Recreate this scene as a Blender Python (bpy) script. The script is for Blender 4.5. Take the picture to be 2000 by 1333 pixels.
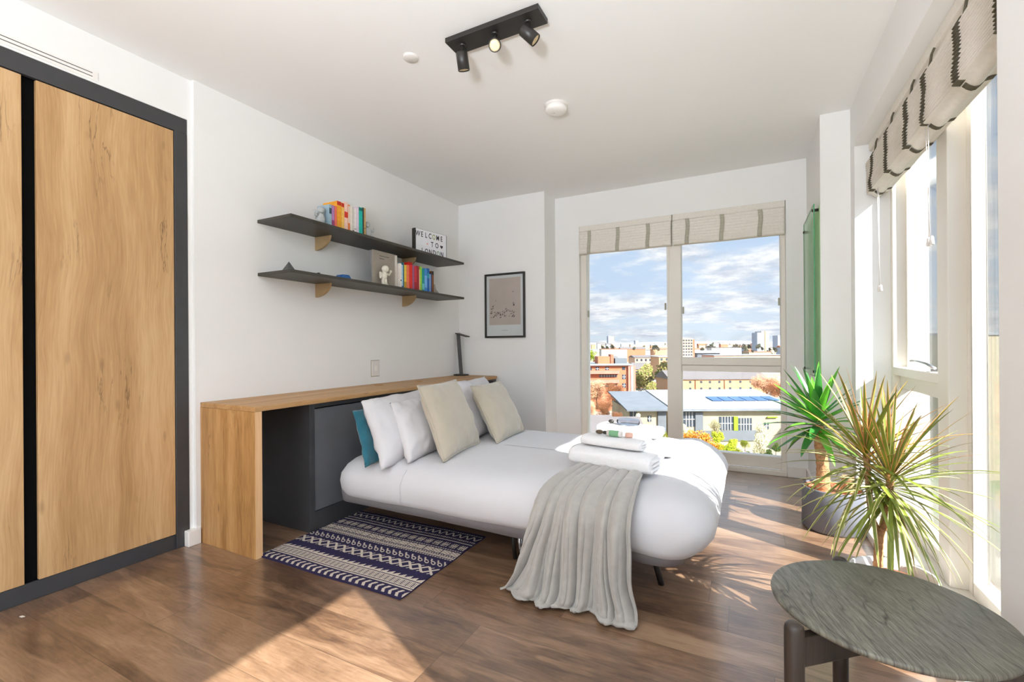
import bpy, bmesh, math, random
from mathutils import Vector, Matrix, noise
random.seed(7)
S = bpy.context.scene
for o in list(bpy.data.objects): bpy.data.objects.remove(o)
COL = S.collection
PI = math.pi
CAMH = 1.0527; YAW = 0.4743

# ---------------------------------------------------------------- camera
cam_d = bpy.data.cameras.new('camera'); cam = bpy.data.objects.new('camera', cam_d); COL.objects.link(cam)
cam_d.sensor_width = 36; cam_d.sensor_fit = 'HORIZONTAL'
cam_d.lens = 898.74 * 36 / 2000
cam_d.shift_y = (675.07 - 666.5) / 2000
cam_d.clip_start = 0.02; cam_d.clip_end = 20000
cam.matrix_world = Matrix.Translation((0, 0, CAMH)) @ Matrix.Rotation(YAW, 4, 'Z') @ Matrix.Rotation(PI/2, 4, 'X') @ Matrix.Rotation(-0.0069, 4, 'Z')
S.camera = cam

# ---------------------------------------------------------------- colour management
S.view_settings.view_transform = 'Standard'; S.view_settings.look = 'None'
S.view_settings.gamma = 1; S.view_settings.use_curve_mapping = False
S.view_settings.exposure = 0.1
S.cycles.use_denoising = True
S.cycles.max_bounces = 10; S.cycles.diffuse_bounces = 6; S.cycles.glossy_bounces = 4
S.cycles.transparent_max_bounces = 16; S.cycles.transmission_bounces = 6
S.cycles.sample_clamp_indirect = 8
S.cycles.caustics_reflective = False; S.cycles.caustics_refractive = False

# ---------------------------------------------------------------- node helpers
def lin(c): return c/12.92 if c <= .04045 else ((c+.055)/1.055)**2.4
def C(r, g, b): return (lin(r/255), lin(g/255), lin(b/255), 1)
class G:
    def __init__(s, nt): s.nt = nt; s.n = nt.nodes; s.l = nt.links
    def node(s, t, **kw):
        n = s.n.new(t)
        ins = kw.pop('ins', {})
        for k, v in kw.items(): setattr(n, k, v)
        for k, v in ins.items(): s.put(n.inputs[k], v)
        return n
    def put(s, inp, v):
        if hasattr(v, 'is_output') or isinstance(v, bpy.types.NodeSocket): s.l.new(v, inp)
        else: inp.default_value = v
    def m(s, op, a, b=0.0, c=None, clamp=False):
        n = s.n.new('ShaderNodeMath'); n.operation = op; n.use_clamp = clamp
        s.put(n.inputs[0], a); s.put(n.inputs[1], b)
        if c is not None: s.put(n.inputs[2], c)
        return n.outputs[0]
    def mix(s, f, a, b, mode='MIX'):
        n = s.n.new('ShaderNodeMix'); n.data_type = 'RGBA'; n.blend_type = mode
        s.put(n.inputs[0], f); s.put(n.inputs[6], a); s.put(n.inputs[7], b)
        return n.outputs[2]
    def ramp(s, f, pts, interp='LINEAR'):
        n = s.n.new('ShaderNodeValToRGB'); n.color_ramp.interpolation = interp
        e = n.color_ramp.elements
        while len(e) < len(pts): e.new(0.5)
        for i, (p, c) in enumerate(pts):
            e[i].position = p; e[i].color = c if len(c) == 4 else (*c, 1)
        s.put(n.inputs[0], f); return n.outputs[0]
    def comb(s, x, y, z):
        n = s.n.new('ShaderNodeCombineXYZ'); s.put(n.inputs[0], x); s.put(n.inputs[1], y); s.put(n.inputs[2], z); return n.outputs[0]
    def noise(s, vec, scale=5, detail=4, rough=.55, dist=0.0):
        n = s.n.new('ShaderNodeTexNoise'); s.put(n.inputs['Vector'], vec)
        n.inputs['Scale'].default_value = scale; n.inputs['Detail'].default_value = detail
        n.inputs['Roughness'].default_value = rough; n.inputs['Distortion'].default_value = dist
        return n.outputs[0]
    def bump(s, h, st=.2, d=.01):
        n = s.n.new('ShaderNodeBump'); n.inputs['Strength'].default_value = st; n.inputs['Distance'].default_value = d
        s.put(n.inputs['Height'], h); return n.outputs[0]

def newmat(name):
    m = bpy.data.materials.new(name); m.use_nodes = True
    g = G(m.node_tree); b = m.node_tree.nodes['Principled BSDF']
    tc = g.node('ShaderNodeTexCoord'); sp = g.node('ShaderNodeSeparateXYZ', ins={'Vector': tc.outputs['Object']})
    g.x, g.y, g.z = sp.outputs[0], sp.outputs[1], sp.outputs[2]; g.o = tc.outputs['Object']; g.b = b
    return m, g
def pm(name, col, rough=.6, var=.06, scale=12, bump=0.0, bscale=80, metal=0.0, spec=.5, sheen=0.0, coat=0.0):
    m, g = newmat(name); c = Vector(col[:3])
    n = g.noise(g.o, scale, 4)
    lo = (*(c*(1-var)), 1); hi = (*[min(1, v*(1+var)) for v in c], 1)
    g.put(g.b.inputs['Base Color'], g.ramp(n, [(.3, lo), (.7, hi)]))
    g.b.inputs['Roughness'].default_value = rough; g.b.inputs['Metallic'].default_value = metal
    g.b.inputs['Specular IOR Level'].default_value = spec
    if sheen: g.b.inputs['Sheen Weight'].default_value = sheen
    if coat: g.b.inputs['Coat Weight'].default_value = coat
    if bump: g.put(g.b.inputs['Normal'], g.bump(g.noise(g.o, bscale, 3), bump, .005))
    return m

# ---------------------------------------------------------------- world: sky with clouds
W = bpy.data.worlds.new('sky'); S.world = W; W.use_nodes = True
g = G(W.node_tree); bg = W.node_tree.nodes['Background']
tc = g.node('ShaderNodeTexCoord'); sp = g.node('ShaderNodeSeparateXYZ', ins={'Vector': tc.outputs['Generated']})
zz = g.m('MAXIMUM', sp.outputs[2], 0.0)
zc = g.m('ADD', zz, .16)
cv = g.comb(g.m('DIVIDE', sp.outputs[0], zc), g.m('DIVIDE', sp.outputs[1], zc), g.m('MULTIPLY', zz, 3.0))
n1 = g.noise(cv, 1.5, 9, .56, .15)
n2 = g.noise(cv, 4.6, 6, .6, .1)
cl = g.m('ADD', g.m('MULTIPLY', n1, .8), g.m('MULTIPLY', n2, .25))
mask = g.ramp(cl, [(.46, (0, 0, 0)), (.54, (.6, .6, .6)), (.60, (1, 1, 1))])
base = g.ramp(zz, [(0, C(208, 218, 230)), (.12, C(190, 208, 232)), (.4, C(186, 210, 242)), (1, C(150, 188, 236))])
cc = g.ramp(n2, [(.36, C(190, 196, 212)), (.60, C(240, 240, 244))])
sky = g.mix(mask, base, cc)
below = g.m('LESS_THAN', sp.outputs[2], -0.002)
sky = g.mix(below, sky, C(150, 150, 140))
g.put(bg.inputs[0], sky)
# sky made stronger overhead and around the sun, unseen, to add window light
to_sun = Vector((1, -.46, .855)).normalized()
dt_ = g.node('ShaderNodeVectorMath', operation='DOT_PRODUCT', ins={0: tc.outputs['Generated'], 1: to_sun})
glow = g.m('POWER', g.m('MAXIMUM', dt_.outputs['Value'], 0.0), 5.0)
over = g.m('MULTIPLY', g.m('SUBTRACT', zz, .38, clamp=True), 4.0)
g.put(bg.inputs[1], g.m('ADD', 1.15, g.m('ADD', g.m('MULTIPLY', glow, 5.0), over)))

# ---------------------------------------------------------------- sun
sd = bpy.data.lights.new('sun', 'SUN'); so = bpy.data.objects.new('sun', sd); COL.objects.link(so)
sd.energy = 17.0; sd.angle = math.radians(.55); sd.color = (1, .965, .92)
SUNDIR = Vector((-1, .46, -.855)).normalized()
so.rotation_euler = SUNDIR.to_track_quat('-Z', 'Y').to_euler(); so.location = (6, -3, 7)

# fill lights added out of frame behind the camera to even the room's brightness
# x, y, watts, aim (degrees left of +Y), lift, spread, label
FILL_LIGHTS = [(-1.75, -.95, 8, -12, 62, 112, 'unseen tilted fill light added behind the camera by the wardrobe'),
         (-.1, -1.2, 60, 12, 54, 108, 'unseen tilted fill light added behind the camera by the windows'),
         (-.95, -1.25, 115, 180, 14, 165, 'unseen fill light added behind the camera, bounced off the rear wall')]
FILLCOL = (.82, .91, 1)

# ---------------------------------------------------------------- mesh builder
class MB:
    def __init__(s): s.v = []; s.f = []; s.m = []; s.sm = []
    def add(s, vs, fs, mi=0, smooth=False):
        n = len(s.v); s.v += [Vector(p) for p in vs]
        for f in fs: s.f.append([i+n for i in f]); s.m.append(mi); s.sm.append(smooth)
        return n
    def box(s, x0, x1, y0, y1, z0, z1, mi=0):
        s.add([(x0,y0,z0),(x1,y0,z0),(x1,y1,z0),(x0,y1,z0),(x0,y0,z1),(x1,y0,z1),(x1,y1,z1),(x0,y1,z1)],
              [(0,3,2,1),(4,5,6,7),(0,1,5,4),(1,2,6,5),(2,3,7,6),(3,0,4,7)], mi); return s
    def prism(s, pts, d0, d1, axis='z', mi=0, smooth=False):
        n = len(pts)
        def mk(a, b, d): return {'z': (a, b, d), 'y': (a, d, b), 'x': (d, a, b)}[axis]
        vs = [mk(a, b, d0) for a, b in pts] + [mk(a, b, d1) for a, b in pts]
        s.add(vs, [tuple(range(n))[::-1], tuple(range(n, 2*n))], mi)
        s.add(vs, [(i, (i+1) % n, (i+1) % n+n, i+n) for i in range(n)], mi, smooth); return s
    def lathe(s, prof, c=(0,0,0), seg=40, mi=0, rot=None, smooth=True):
        vs = []; fs = []; k = len(prof)
        for i in range(seg):
            a = 2*PI*i/seg
            for r, z in prof:
                p = Vector((r*math.cos(a), r*math.sin(a), z))
                if rot is not None: p = rot @ p
                vs.append(p + Vector(c))
        for i in range(seg):
            j = (i+1) % seg
            for q in range(k-1): fs.append((i*k+q, j*k+q, j*k+q+1, i*k+q+1))
        s.add(vs, fs, mi, smooth); return s
    def tube(s, path, rad, seg=8, mi=0, cap=True, smooth=True, flat=1.0):
        P = [Vector(p) for p in path]; n = len(P)
        R = rad if isinstance(rad, (list, tuple)) else [rad]*n
        vs = []; up = None
        for i, p in enumerate(P):
            t = (P[min(i+1, n-1)]-P[max(i-1, 0)]).normalized()
            if up is None:
                up = Vector((0,0,1)) if abs(t.z) < .9 else Vector((1,0,0))
            a = t.cross(up).normalized(); b = a.cross(t).normalized(); up = b
            for k in range(seg):
                w = 2*PI*k/seg; vs.append(p + a*math.cos(w)*R[i] + b*math.sin(w)*R[i]*flat)
        fs = [(i*seg+k, i*seg+(k+1) % seg, (i+1)*seg+(k+1) % seg, (i+1)*seg+k) for i in range(n-1) for k in range(seg)]
        s.add(vs, fs, mi, smooth)
        if cap: s.add(vs, [tuple(range(seg))[::-1], tuple(range((n-1)*seg, n*seg))], mi)
        return s
    def grid(s, fn, nu, nv, mi=0, smooth=True, wrapu=False):
        vs = [fn(i/nu, j/nv) for i in range(nu+(0 if wrapu else 1)) for j in range(nv+1)]
        k = nv+1; N = nu if wrapu else nu+1
        fs = [(i*k+j, ((i+1) % N)*k+j, ((i+1) % N)*k+j+1, i*k+j+1) for i in range(nu) for j in range(nv)]
        s.add(vs, fs, mi, smooth); return s
    def ball(s, c, r, mi=0, seg=14, rings=9, scale=(1,1,1)):
        pr = [(max(1e-4, math.sin(PI*i/rings))*1, -math.cos(PI*i/rings)) for i in range(rings+1)]
        n0 = len(s.v); s.lathe(pr, (0,0,0), seg, mi)
        for i in range(n0, len(s.v)):
            p = s.v[i]; s.v[i] = Vector((p.x*r*scale[0], p.y*r*scale[1], p.z*r*scale[2])) + Vector(c)
        return s
    def xf(s, M, start=0):
        for i in range(start, len(s.v)): s.v[i] = M @ s.v[i]
        return s

def wloc(o):
    v = Vector((0,0,0))
    while o: v += o.location; o = o.parent
    return v
def obj(name, mb, mats, parent=None, origin=None, bevel=0, local=False, seg=2, solid=0, subd=0):
    me = bpy.data.meshes.new(name)
    off = Vector((0,0,0))
    if parent is not None and not local: off = wloc(parent)
    if origin is not None: off = Vector(origin)
    me.from_pydata([tuple(v-off) for v in mb.v], [], mb.f)
    if not isinstance(mats, (list, tuple)): mats = [mats]
    for m in mats: me.materials.append(m)
    me.polygons.foreach_set('material_index', mb.m); me.polygons.foreach_set('use_smooth', mb.sm)
    me.update()
    bm = bmesh.new(); bm.from_mesh(me); bmesh.ops.remove_doubles(bm, verts=bm.verts, dist=1e-5)
    if not getattr(mb, 'open', False): bmesh.ops.recalc_face_normals(bm, faces=bm.faces)
    bm.to_mesh(me); bm.free()
    o = bpy.data.objects.new(name, me); COL.objects.link(o)
    if parent is not None: o.parent = parent
    if origin is not None: o.location = origin
    if bevel:
        b = o.modifiers.new('bevel', 'BEVEL'); b.width = bevel; b.segments = seg; b.limit_method = 'ANGLE'; b.angle_limit = math.radians(40)
    if solid:
        b = o.modifiers.new('thickness', 'SOLIDIFY'); b.thickness = solid; b.offset = 0
    if subd:
        b = o.modifiers.new('smooth', 'SUBSURF'); b.levels = subd; b.render_levels = subd
    return o
def thing(name, label, cat, loc=(0,0,0), group=None):
    o = bpy.data.objects.new(name, None); COL.objects.link(o); o.location = loc; o.empty_display_size = .05
    o['label'] = label; o['category'] = cat
    if group: o['group'] = group
    return o
def tag(o, label, cat, group=None, kind=None):
    o['label'] = label; o['category'] = cat
    if group: o['group'] = group
    if kind: o['kind'] = kind
    return o
def struct(name, mb, m, **k):
    par = k.get('parent'); o = obj(name, mb, m, **k)
    if par is None: o['kind'] = 'structure'
    return o
def dup(root, loc, label=None, scale=None, rz=None):
    r = root.copy(); COL.objects.link(r); r.location = loc
    if scale: r.scale = scale
    if rz is not None: r.rotation_euler = (0, 0, rz)
    if label: r['label'] = label
    for ch in list(root.children):
        c = ch.copy(); COL.objects.link(c); c.parent = r
        for q in list(ch.children):
            d = q.copy(); COL.objects.link(d); d.parent = c
    return r
def text_mb(s, size, depth=.0006, bold=0.0):
    cu = bpy.data.curves.new('t', 'FONT'); cu.body = s; cu.size = size; cu.extrude = depth; cu.offset = bold
    cu.align_x = 'CENTER'; cu.resolution_u = 3
    o = bpy.data.objects.new('t', cu); COL.objects.link(o)
    me = bpy.data.meshes.new_from_object(o.evaluated_get(bpy.context.evaluated_depsgraph_get()))
    mb = MB(); mb.add([v.co.copy() for v in me.vertices], [tuple(p.vertices) for p in me.polygons])
    bpy.data.objects.remove(o); bpy.data.curves.remove(cu); bpy.data.meshes.remove(me)
    return mb
def N3(x, y, z): return noise.noise(Vector((x, y, z)))

# ---------------------------------------------------------------- materials
M = {}
M['wall'] = pm('wall_paint', C(236, 235, 233), .9, .008, 3, .04, 250, spec=.2)
M['ceil'] = pm('ceiling_paint', C(238, 237, 235), .95, .008, 2, spec=.15)
M['trim'] = pm('white_gloss_trim', C(236, 232, 227), .4, .01, 4)
M['frame'] = pm('window_frame_white', C(228, 222, 212), .4, .01, 5)
M['black'] = pm('black_laminate', C(60, 60, 62), .36, .08, 8, .05, 200)
M['blackdk'] = pm('black_recess', C(12, 12, 13), .9, .1, 8, spec=.1)
M['shelfblack'] = pm('shelf_black', C(58, 54, 47), .45, .08, 10)
M['metalblack'] = pm('black_powder_coat', C(48, 45, 42), .42, .06, 30, metal=.2)
M['chrome'] = pm('chrome', C(190, 192, 196), .15, .03, 10, metal=1)
M['white_plastic'] = pm('white_plastic', C(225, 220, 215), .45, .01, 10)
M['sheet'] = pm('white_cotton', C(202, 201, 204), .9, .01, 6, .05, 300, spec=.2, sheen=.2)
M['pillow'] = pm('pillow_cotton', C(206, 204, 206), .9, .012, 8, .06, 250, spec=.2)
M['cushion'] = pm('taupe_velvet', C(180, 170, 152), .8, .05, 9, .08, 220, spec=.3, sheen=.5)
M['teal'] = pm('teal_velvet', C(22, 98, 116), .75, .12, 14, .08, 200, spec=.3, sheen=.4)
M['towel'] = pm('white_terry', C(236, 235, 236), .95, .02, 120, .5, 420, spec=.1, sheen=.3)
M['throw'] = pm('grey_fleece', C(164, 160, 154), .9, .06, 30, .25, 350, spec=.15, sheen=.5)
M['greyfab'] = pm('grey_bed_fabric', C(140, 137, 140), .9, .04, 30, .1, 300, spec=.2)
M['linen'] = pm('blind_linen', C(226, 220, 210), .9, .04, 60, .12, 400, spec=.1)
M['tape'] = pm('blind_tape', C(178, 174, 158), .9, .05, 60, .1, 300, spec=.1)
M['tapedark'] = pm('blind_tape_taupe', C(98, 92, 78), .9, .06, 60, .1, 300, spec=.1)
M['potgrey'] = pm('grey_planter', C(98, 100, 108), .6, .04, 20)
M['potwhite'] = pm('white_planter', C(225, 222, 220), .5, .02, 20)
M['terracotta'] = pm('terracotta_liner', C(196, 104, 72), .8, .08, 20)
M['soil'] = pm('bark_chip_soil', C(150, 96, 66), .95, .35, 60, .8, 90)
M['bronze'] = pm('bronze_bracket', C(172, 144, 104), .5, .08, 20, metal=.1)
M['paper'] = pm('book_pages', C(222, 216, 204), .9, .05, 200)

def wood_mat(name, cols, axis='z', freq=9, crack=True, rough=.5):
    m, g = newmat(name)
    a, b, c = {'z': (g.z, g.y, g.x), 'y': (g.y, g.x, g.z), 'x': (g.x, g.y, g.z)}[axis]
    # a runs along the grain
    warp = g.noise(g.comb(g.m('MULTIPLY', a, .9), g.m('MULTIPLY', b, 1.6), g.m('MULTIPLY', c, 1.6)), 1.1, 2)
    bb = g.m('ADD', g.m('MULTIPLY', b, freq), g.m('MULTIPLY', warp, 1.1))
    v = g.comb(g.m('MULTIPLY', a, .45), bb, g.m('MULTIPLY', c, freq))
    n = g.noise(v, 1.3, 7, .62, .3)
    fine = g.noise(g.comb(g.m('MULTIPLY', a, 5), g.m('MULTIPLY', bb, 16), g.m('MULTIPLY', c, 60)), 1.5, 3)
    f = g.m('ADD', g.m('MULTIPLY', n, .72), g.m('MULTIPLY', fine, .30))
    col = g.ramp(f, [(.34, cols[0]), (.5, cols[1]), (.64, cols[2])])
    if crack:
        cn = g.noise(g.comb(g.m('MULTIPLY', a, 1.3), g.m('MULTIPLY', bb, 1.9), g.m('MULTIPLY', c, 5)), 1.0, 5, .6)
        ln = g.m('ABSOLUTE', g.m('SUBTRACT', cn, .5))
        gate = g.noise(g.comb(g.m('MULTIPLY', a, 1.6), g.m('MULTIPLY', b, 5), g.m('MULTIPLY', c, 5)), 1.0, 2)
        k = g.m('MULTIPLY', g.ramp(ln, [(0, (1,1,1)), (.014, (0,0,0))]), g.ramp(gate, [(.56, (0,0,0)), (.66, (1,1,1))]))
        col = g.mix(g.m('MULTIPLY', k, .75), col, cols[3])
        vo = g.node('ShaderNodeTexVoronoi', ins={'Vector': g.comb(g.m('MULTIPLY', a, 2.3), g.m('MULTIPLY', b, 7.0), g.m('MULTIPLY', c, 7.0))})
        vo.inputs['Scale'].default_value = 1.0
        kk = g.ramp(vo.outputs['Distance'], [(.02, (1,1,1)), (.09, (0,0,0))])
        col = g.mix(g.m('MULTIPLY', kk, .4), col, cols[3])
    g.put(g.b.inputs['Base Color'], col); g.b.inputs['Roughness'].default_value = rough
    g.put(g.b.inputs['Normal'], g.bump(fine, .12, .002))
    return m
oakc = (C(170, 130, 84), C(194, 154, 106), C(210, 173, 126), C(96, 66, 40))
M['oak'] = wood_mat('oak_vertical', oakc, 'z', 7)
M['oakdesk'] = wood_mat('oak_desk_side', (C(140, 98, 54), C(176, 132, 80), C(196, 154, 102), C(78, 50, 28)), 'z', 11)
M['oaktop'] = wood_mat('oak_desk_top', (C(150, 108, 64), C(182, 140, 92), C(200, 160, 112), C(90, 60, 36)), 'y', 9)
M['oakedge'] = wood_mat('oak_edge_band', (C(204, 158, 110), C(222, 178, 130), C(232, 190, 144), C(150, 100, 60)), 'z', 14, False)
m, g = newmat('black_stained_oak_top'); M['darkoak'] = m
wv_ = g.noise(g.comb(g.m('MULTIPLY', g.x, 1.6), g.m('MULTIPLY', g.y, 4.5), 0.0), 1.5, 3, .5)
ph_ = g.m('ADD', g.m('MULTIPLY', g.y, 34.0), g.m('MULTIPLY', wv_, 17.0))
ring_ = g.m('ABSOLUTE', g.m('SINE', ph_))
pore = g.noise(g.comb(g.m('MULTIPLY', g.x, 26.0), g.m('MULTIPLY', g.y, 330.0), 0.0), 1.0, 3, .7)
pore2 = g.noise(g.comb(g.m('MULTIPLY', g.x, 9.0), g.m('MULTIPLY', g.y, 120.0), 3.0), 1.0, 3, .6)
line_ = g.m('MULTIPLY', g.ramp(ring_, [(0, (1,1,1)), (.22, (0,0,0))]), g.ramp(pore2, [(.35, (0,0,0)), (.6, (1,1,1))]))
cb__ = g.ramp(g.m('ADD', g.m('MULTIPLY', pore, .6), g.m('MULTIPLY', pore2, .4)), [(.36, C(66, 64, 58)), (.52, C(108, 106, 96)), (.66, C(132, 131, 119))])
g.put(g.b.inputs['Base Color'], g.mix(g.m('MULTIPLY', line_, .85), cb__, C(34, 33, 30)))
g.b.inputs['Roughness'].default_value = .42
g.put(g.b.inputs['Normal'], g.bump(pore, .25, .002))
M['darkleg'] = wood_mat('black_stained_leg', (C(34, 29, 26), C(52, 44, 39), C(70, 60, 52), C(16, 13, 12)), 'z', 16, False, .4)

# oak vinyl floor
m, g = newmat('oak_plank_floor'); M['floor'] = m
g.b.inputs['Coat Weight'].default_value = 1.0; g.b.inputs['Coat Roughness'].default_value = .22
pw = .185; pl = 1.24
row = g.m('FLOOR', g.m('DIVIDE', g.y, pw))
wn = g.node('ShaderNodeTexWhiteNoise', noise_dimensions='1D'); g.put(wn.inputs['W'], row)
u = g.m('DIVIDE', g.m('ADD', g.x, g.m('MULTIPLY', wn.outputs['Value'], 3.7)), pl)
pk = g.m('FLOOR', u)
wn2 = g.node('ShaderNodeTexWhiteNoise', noise_dimensions='2D'); g.put(wn2.inputs['Vector'], g.comb(row, pk, 0.0))
pid = wn2.outputs['Value']
warp = g.noise(g.comb(g.m('MULTIPLY', g.x, 1.2), g.m('MULTIPLY', g.y, 6.0), g.m('MULTIPLY', pid, 50)), 1.4, 3)
v = g.comb(g.m('MULTIPLY', g.x, 1.7), g.m('ADD', g.m('MULTIPLY', g.y, 9.0), g.m('MULTIPLY', warp, 2.6)), g.m('MULTIPLY', pid, 40))
n = g.noise(v, 1.1, 8, .66, .5)
fine = g.noise(g.comb(g.m('MULTIPLY', g.x, 9), g.m('MULTIPLY', g.y, 120), pid), 1.2, 3)
f = g.m('ADD', g.m('ADD', g.m('MULTIPLY', n, .8), g.m('MULTIPLY', fine, .2)), g.m('MULTIPLY', g.m('SUBTRACT', pid, .5), .13))
col = g.ramp(f, [(.32, C(72, 50, 36)), (.45, C(110, 82, 60)), (.56, C(137, 107, 82)), (.7, C(164, 133, 106))])
fy = g.m('FRACT', g.m('DIVIDE', g.y, pw)); fx = g.m('FRACT', u)
seam = g.m('MAXIMUM', g.m('LESS_THAN', fy, .012), g.m('LESS_THAN', fx, .0022))
col = g.mix(g.m('MULTIPLY', seam, .55), col, C(50, 34, 24))
g.put(g.b.inputs['Base Color'], col); g.b.inputs['Roughness'].default_value = .42
g.b.inputs['Specular IOR Level'].default_value = .85
g.put(g.b.inputs['Normal'], g.bump(g.m('SUBTRACT', fine, seam), .1, .002))

def glass_mat(name, tint, gloss=.06):
    m = bpy.data.materials.new(name); m.use_nodes = True; nt = m.node_tree; g = G(nt)
    nt.nodes.remove(nt.nodes['Principled BSDF']); out = nt.nodes['Material Output']
    tr = g.node('ShaderNodeBsdfTransparent', ins={'Color': tint}); gl = g.node('ShaderNodeBsdfGlossy', ins={'Roughness': .02})
    fr = g.node('ShaderNodeFresnel', ins={'IOR': 1.35})
    mx = g.node('ShaderNodeMixShader'); g.put(mx.inputs[0], g.m('MULTIPLY', fr.outputs[0], gloss*12, clamp=True))
    g.l.new(tr.outputs[0], mx.inputs[1]); g.l.new(gl.outputs[0], mx.inputs[2]); g.l.new(mx.outputs[0], out.inputs[0])
    return m
M['glass'] = glass_mat('window_glass', (.95, .965, .96, 1), .05)

# ================================================================= ROOM
H = 2.49; XL = -2.639; YB = 3.956; XRT = -1.682; YW = 4.223; XP = .409; YP = 3.468; XR = .565; SOF = 2.215; YREV = 3.35
mb = MB(); mb.box(-3.4, .95, -3.1, 4.55, -.25, 0); struct('floor', mb, M['floor'])
mb = MB(); mb.box(-3.4, .95, -3.1, 4.55, H, H+.25); struct('ceiling', mb, M['ceil'])
# left wall: thick part beside the desk, thinner strip above the wardrobe
mb = MB(); mb.box(-3.4, XL, 1.42, YB, 0, H); mb.box(-3.4, -2.664, -3.1, 1.42, 2.272, H); mb.box(-3.4, -2.664, 1.40, 1.42, 0, 2.272); mb.box(-3.4, -3.3, -3.1, 1.42, 0, 2.272)
struct('wall_left', mb, M['wall'])
# back wall pieces with the window opening
WX0, WX1 = -1.437, .268; WTOP = 2.186
mb = MB(); mb.box(-3.4, XRT, YB, 4.55, 0, H); mb.box(XRT, WX0, YW, 4.55, 0, H); mb.box(WX1, XP, YW, 4.55, 0, H); mb.box(WX0, WX1, YW, 4.55, WTOP, H)
struct('wall_back', mb, M['wall'])
# corner pillar
mb = MB(); mb.box(XP, .90, YP, 4.55, 0, H); struct('wall_pillar', mb, M['wall'])
# right wall: bulkhead over window, pier, second opening beside the camera
mb = MB(); mb.box(XR, .90, -3.1, YREV, SOF, H); mb.box(XR, .90, YREV, YP, 0, H); mb.box(XR, .90, .50, 1.60, 0, SOF); mb.box(XR, .90, -3.1, -1.3, 0, SOF)
struct('wall_right', mb, M['wall'])
mb = MB(); mb.box(-3.4, .95, -3.1, -2.7, 0, H); struct('wall_rear', mb, M['wall'])

# baseboards
mb = MB(); mb.box(-2.69, -2.624, 1.372, 1.437, 0, .082); struct('baseboard_left', mb, M['trim'], bevel=.004)
mb = MB(); mb.box(XRT, WX0-.001, YW-.014, YW, 0, .082); mb.box(XRT, XRT+.014, YB, YW-.014, 0, .082); mb.box(-2.15, XRT+.014, YB-.014, YB, 0, .082)
struct('baseboard_back', mb, M['trim'], bevel=.003)
mb = MB(); mb.box(WX1+.002, XP-.014, YW-.014, YW, 0, .082); mb.box(XP-.014, XP, YP-.014, YW, 0, .082); mb.box(XP, XR-.014, YP-.014, YP, 0, .082); mb.box(XR-.014, XR, YREV-.014, YP-.014, 0, .082)
struct('baseboard_pillar', mb, M['trim'], bevel=.003)
mb = MB(); mb.box(XR-.014, XR, .50, 1.60, 0, .082); struct('baseboard_right', mb, M['trim'], bevel=.003)

# ---- front (back wall) window
def window_obj(name, parts, glassboxes):
    r = bpy.data.objects.new(name, None); COL.objects.link(r); r['kind'] = 'structure'; r.empty_display_size = .05
    r.location = parts[0][2]
    for pn, bxs, _ in parts:
        mb = MB()
        for b in bxs: mb.box(*b)
        obj(pn, mb, M['frame'], r, bevel=.0035)
    for b in glassboxes:
        mb = MB(); mb.box(*b); obj('glass_pane', mb, M['glass'], r)
    return r
yf0, yf1 = YW+.045, YW+.13
gy = yf0+.045
w1 = window_obj('window_1', [
    ('window_frame', [(WX0, WX0+.055, yf0, yf1, .0, WTOP), (WX1-.035, WX1, yf0, yf1, 0, WTOP),
                      (WX0+.055, WX1-.035, yf0, yf1, .04, .137), (WX0+.055, WX1-.035, yf0, yf1, WTOP-.06, WTOP)], (-.6, yf0, 0)),
    ('mullion', [(-.640, -.520, yf0-.006, yf1, .137, WTOP-.06)], None),
    ('transom', [(-.520, WX1-.035, yf0+.004, yf1, .872, .937)], None),
    ('transom_sash_rail', [(-.520, WX1-.035, yf0+.012, yf1, .818, .870)], None),
    ('sill', [(WX0, WX1, YW-.012, yf0, 0, .036)], None)],
    [(-1.385, -.640, gy, gy+.006, .137, WTOP-.06), (-.52, .233, gy, gy+.006, .937, WTOP-.06), (-.52, .233, gy, gy+.006, .137, .818)])
for x, z in ((-1.365, 1.32), (-.655, 1.36), (-.505, 1.32), (.222, 1.36)):
    mb = MB(); mb.box(x-.006, x+.006, yf0-.006, yf0+.02, z, z+.06); obj('cord_cleat', mb, M['tape'], w1, bevel=.002)

# ---- right window (far) and the one beside the camera
XI = .73; XO = .825; XG = .80
def side_window(name, y0, y1, mull=None):
    parts = [('window_frame', [(XI, XO, y1-.04, y1, .045, SOF), (XI, XO, y0, y0+.06, .045, SOF), (XI, XO, y0+.06, y1-.04, SOF-.07, SOF), (XR, .90, y0, y1, 0, .045)], (XI, (y0+y1)/2, 0))]
    gl = []
    if mull:
        a, b = mull
        parts += [('mullion', [(XI, XO, a, b, .045, SOF-.07)], None),
                  ('transom', [(XI, XO, b, y1-.04, .872, .917)], None),
                  ('sash_rail', [(XI+.03, XO, b, y1-.04, .80, .870), (XI+.03, XO, b, y1-.04, .045, .11)], None),
                  ('sash_frame', [(XG-.012, XO+.012, a-.045, a, .045, SOF-.07), (XG-.012, XO+.012, y0+.06, y0+.085, .045, SOF-.07),
                                  (XG-.012, XO+.012, y0+.085, a-.045, .045, .10), (XG-.012, XO+.012, b, b+.02, .917, SOF-.07), (XG-.012, XO+.012, y1-.06, y1-.04, .917, SOF-.07)], None)]
        gl = [(XG, XG+.006, b+.02, y1-.06, .917, SOF-.07), (XG, XG+.006, b, y1-.04, .11, .80), (XG, XG+.006, y0+.085, a-.045, .10, SOF-.07)]
    else:
        gl = [(XG, XG+.006, y0+.06, y1-.04, .045, SOF-.07)]
    return window_obj(name, parts, gl)
w2 = side_window('window_2', 1.60, YREV, (2.50, 2.62))
w3 = side_window('window_3', -1.3, .50)
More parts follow.
